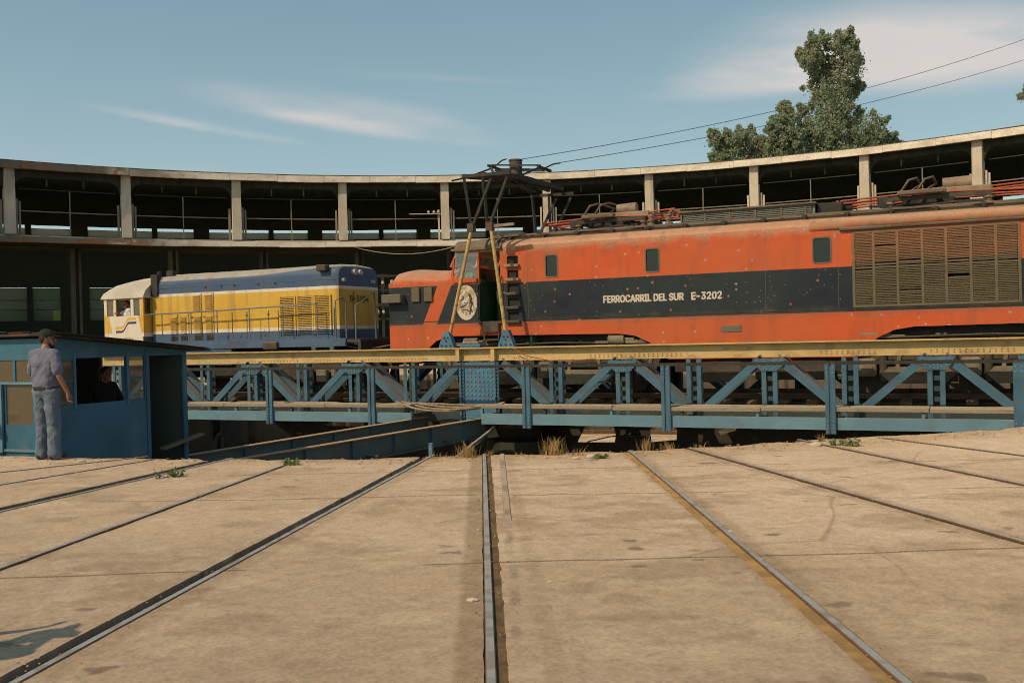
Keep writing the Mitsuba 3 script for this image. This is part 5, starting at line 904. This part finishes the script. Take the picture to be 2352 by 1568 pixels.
# ------------------------------------------------------------------ small things on the apron, wires
for q, (x, y, r, lab) in enumerate(((-.30, 7.9, .013, 'small pale stone left of the middle rail'), (-.27, 5.8, .022, 'white chip of stone lying against the middle rail'), (.20, 6.2, .010, 'pebble right of the short rail end'), (1.63, 7.6, .012, 'pebble by the ochre rail'), (2.05, 7.2, .010, 'small pebble right of the ochre rail'), (.95, 12.3, .05, 'lump of broken concrete on the pit edge'), (.75, 12.2, .035, 'smaller broken lump near the large dry tuft'), (3.9, 12.9, .06, 'broken concrete lump at the right pit edge'), (-5.75, 13.2, .035, 'flat stone in front of the cabin'))):
    m = trimesh.creation.icosphere(2, r); v = np.array(m.vertices) * [1.5, 1.0, .6]; v *= (1 + .5 * (meshkit.noise(v / r * 1.3 + q * 9)[:, None] - .5)); k = thing('stone', lab, 'stone', 'loose stones on the apron'); put(k, (v + [x, y, r * .3], np.array(m.faces)), 'column_concrete', smooth=40)
for q, (a, b, sag, lab) in enumerate(((C0 + E_ * .02 + [0, 0, 6.27], np.array([24.0, 42.0, 14.15]), .55, 'upper overhead wire from the drum of the mast to the right'), (C0 + E_ * 1.3 + [0, 0, 6.08], np.array([24.0, 42.0, 13.2]), .40, 'lower overhead wire from the hook of the mast to the right'))):
    t = np.linspace(0, 1, 40)[:, None]; k = thing('overhead_wire', lab, 'wire', 'overhead wires'); put(k, tube(a + (b - a) * t - np.array([0, 0, 1.0]) * sag * 4 * t * (1 - t), .010, 6), 'wire_black', smooth=True)
k = thing('utility_pole', 'pole outside the picture that carries the overhead wires', 'pole'); part(k, 'shaft', tube([[24, 42, 0], [24, 42, 14.6]], [.18, .11], 12), 'sleeper_wood', smooth=True); part(k, 'cross_arm', bx(23.2, 24.8, 41.9, 42.1, 14.0, 14.15), 'sleeper_wood')
# wires sagging under the canopy, lamps, and a dark rack of pale rods behind the locomotives
k = thing('hall_cable', 'cable sagging between pillars under the roundhouse canopy', 'cable')
def rpos(az, r, z): t = math.radians(az); return np.array([RC[0] + r * math.sin(t), RC[1] + r * math.cos(t), z])
a, b = rpos(-11.5, RR - .7, 7.6), rpos(-2.5, RR - .7, 7.6); t = np.linspace(0, 1, 24)[:, None]; put(k, tube(a + (b - a) * t - [0, 0, 1] * np.array([.5]) * 4 * t * (1 - t), .025, 6), 'column_concrete', smooth=True)
k = thing('insulator_row', 'three pale insulators on a bracket in the clerestory bay behind the nose', 'insulator')
for dd in (0, .28, .5): part(k, 'insulator', trimesh.creation.icosphere(2, .09).apply_translation(rpos(-4.9 + dd * 1.7, RR - .12, 9.98)), 'white_letter', smooth=True)
part(k, 'bracket', arc(RR - .15, RR + .08, -6.6, -3.6, 9.84, 9.89, 3), 'column_concrete')
k = thing('rod_rack', 'dark rack holding pale rods between the two locomotives', 'rack')
RK = np.eye(4); RK[:3, 0] = [.99, .12, 0]; RK[:3, 1] = [-.12, .99, 0]; RK[:3, 3] = (-7.2, 56.0, 0)
part(k, 'rack_frame', cat([bx(x - .08, x + .08, -.1, .1, 0, 5.1) for x in (-1.6, 0, 1.6)] + [bx(-1.7, 1.7, -.12, .12, z - .06, z + .06) for z in (2.6, 3.4, 4.2, 5.0)]), 'black_iron', frame=RK)
rg = np.random.default_rng(5)
for q in range(15):
    x, z, r = rg.uniform(-1.5, 1.5), rg.choice([2.75, 3.0, 3.55, 3.8, 4.35, 4.6]) + rg.uniform(-.05, .1), rg.uniform(.07, .13); c = 'column_concrete' if q % 3 else 'handrail_blue'
    part(k, 'pale_rod', cat([cyl([x, -.5 - rg.uniform(0, .4), z], [x, 3.0, z], r, 12)]), 'white_letter' if q % 3 == 0 else c, frame=RK)
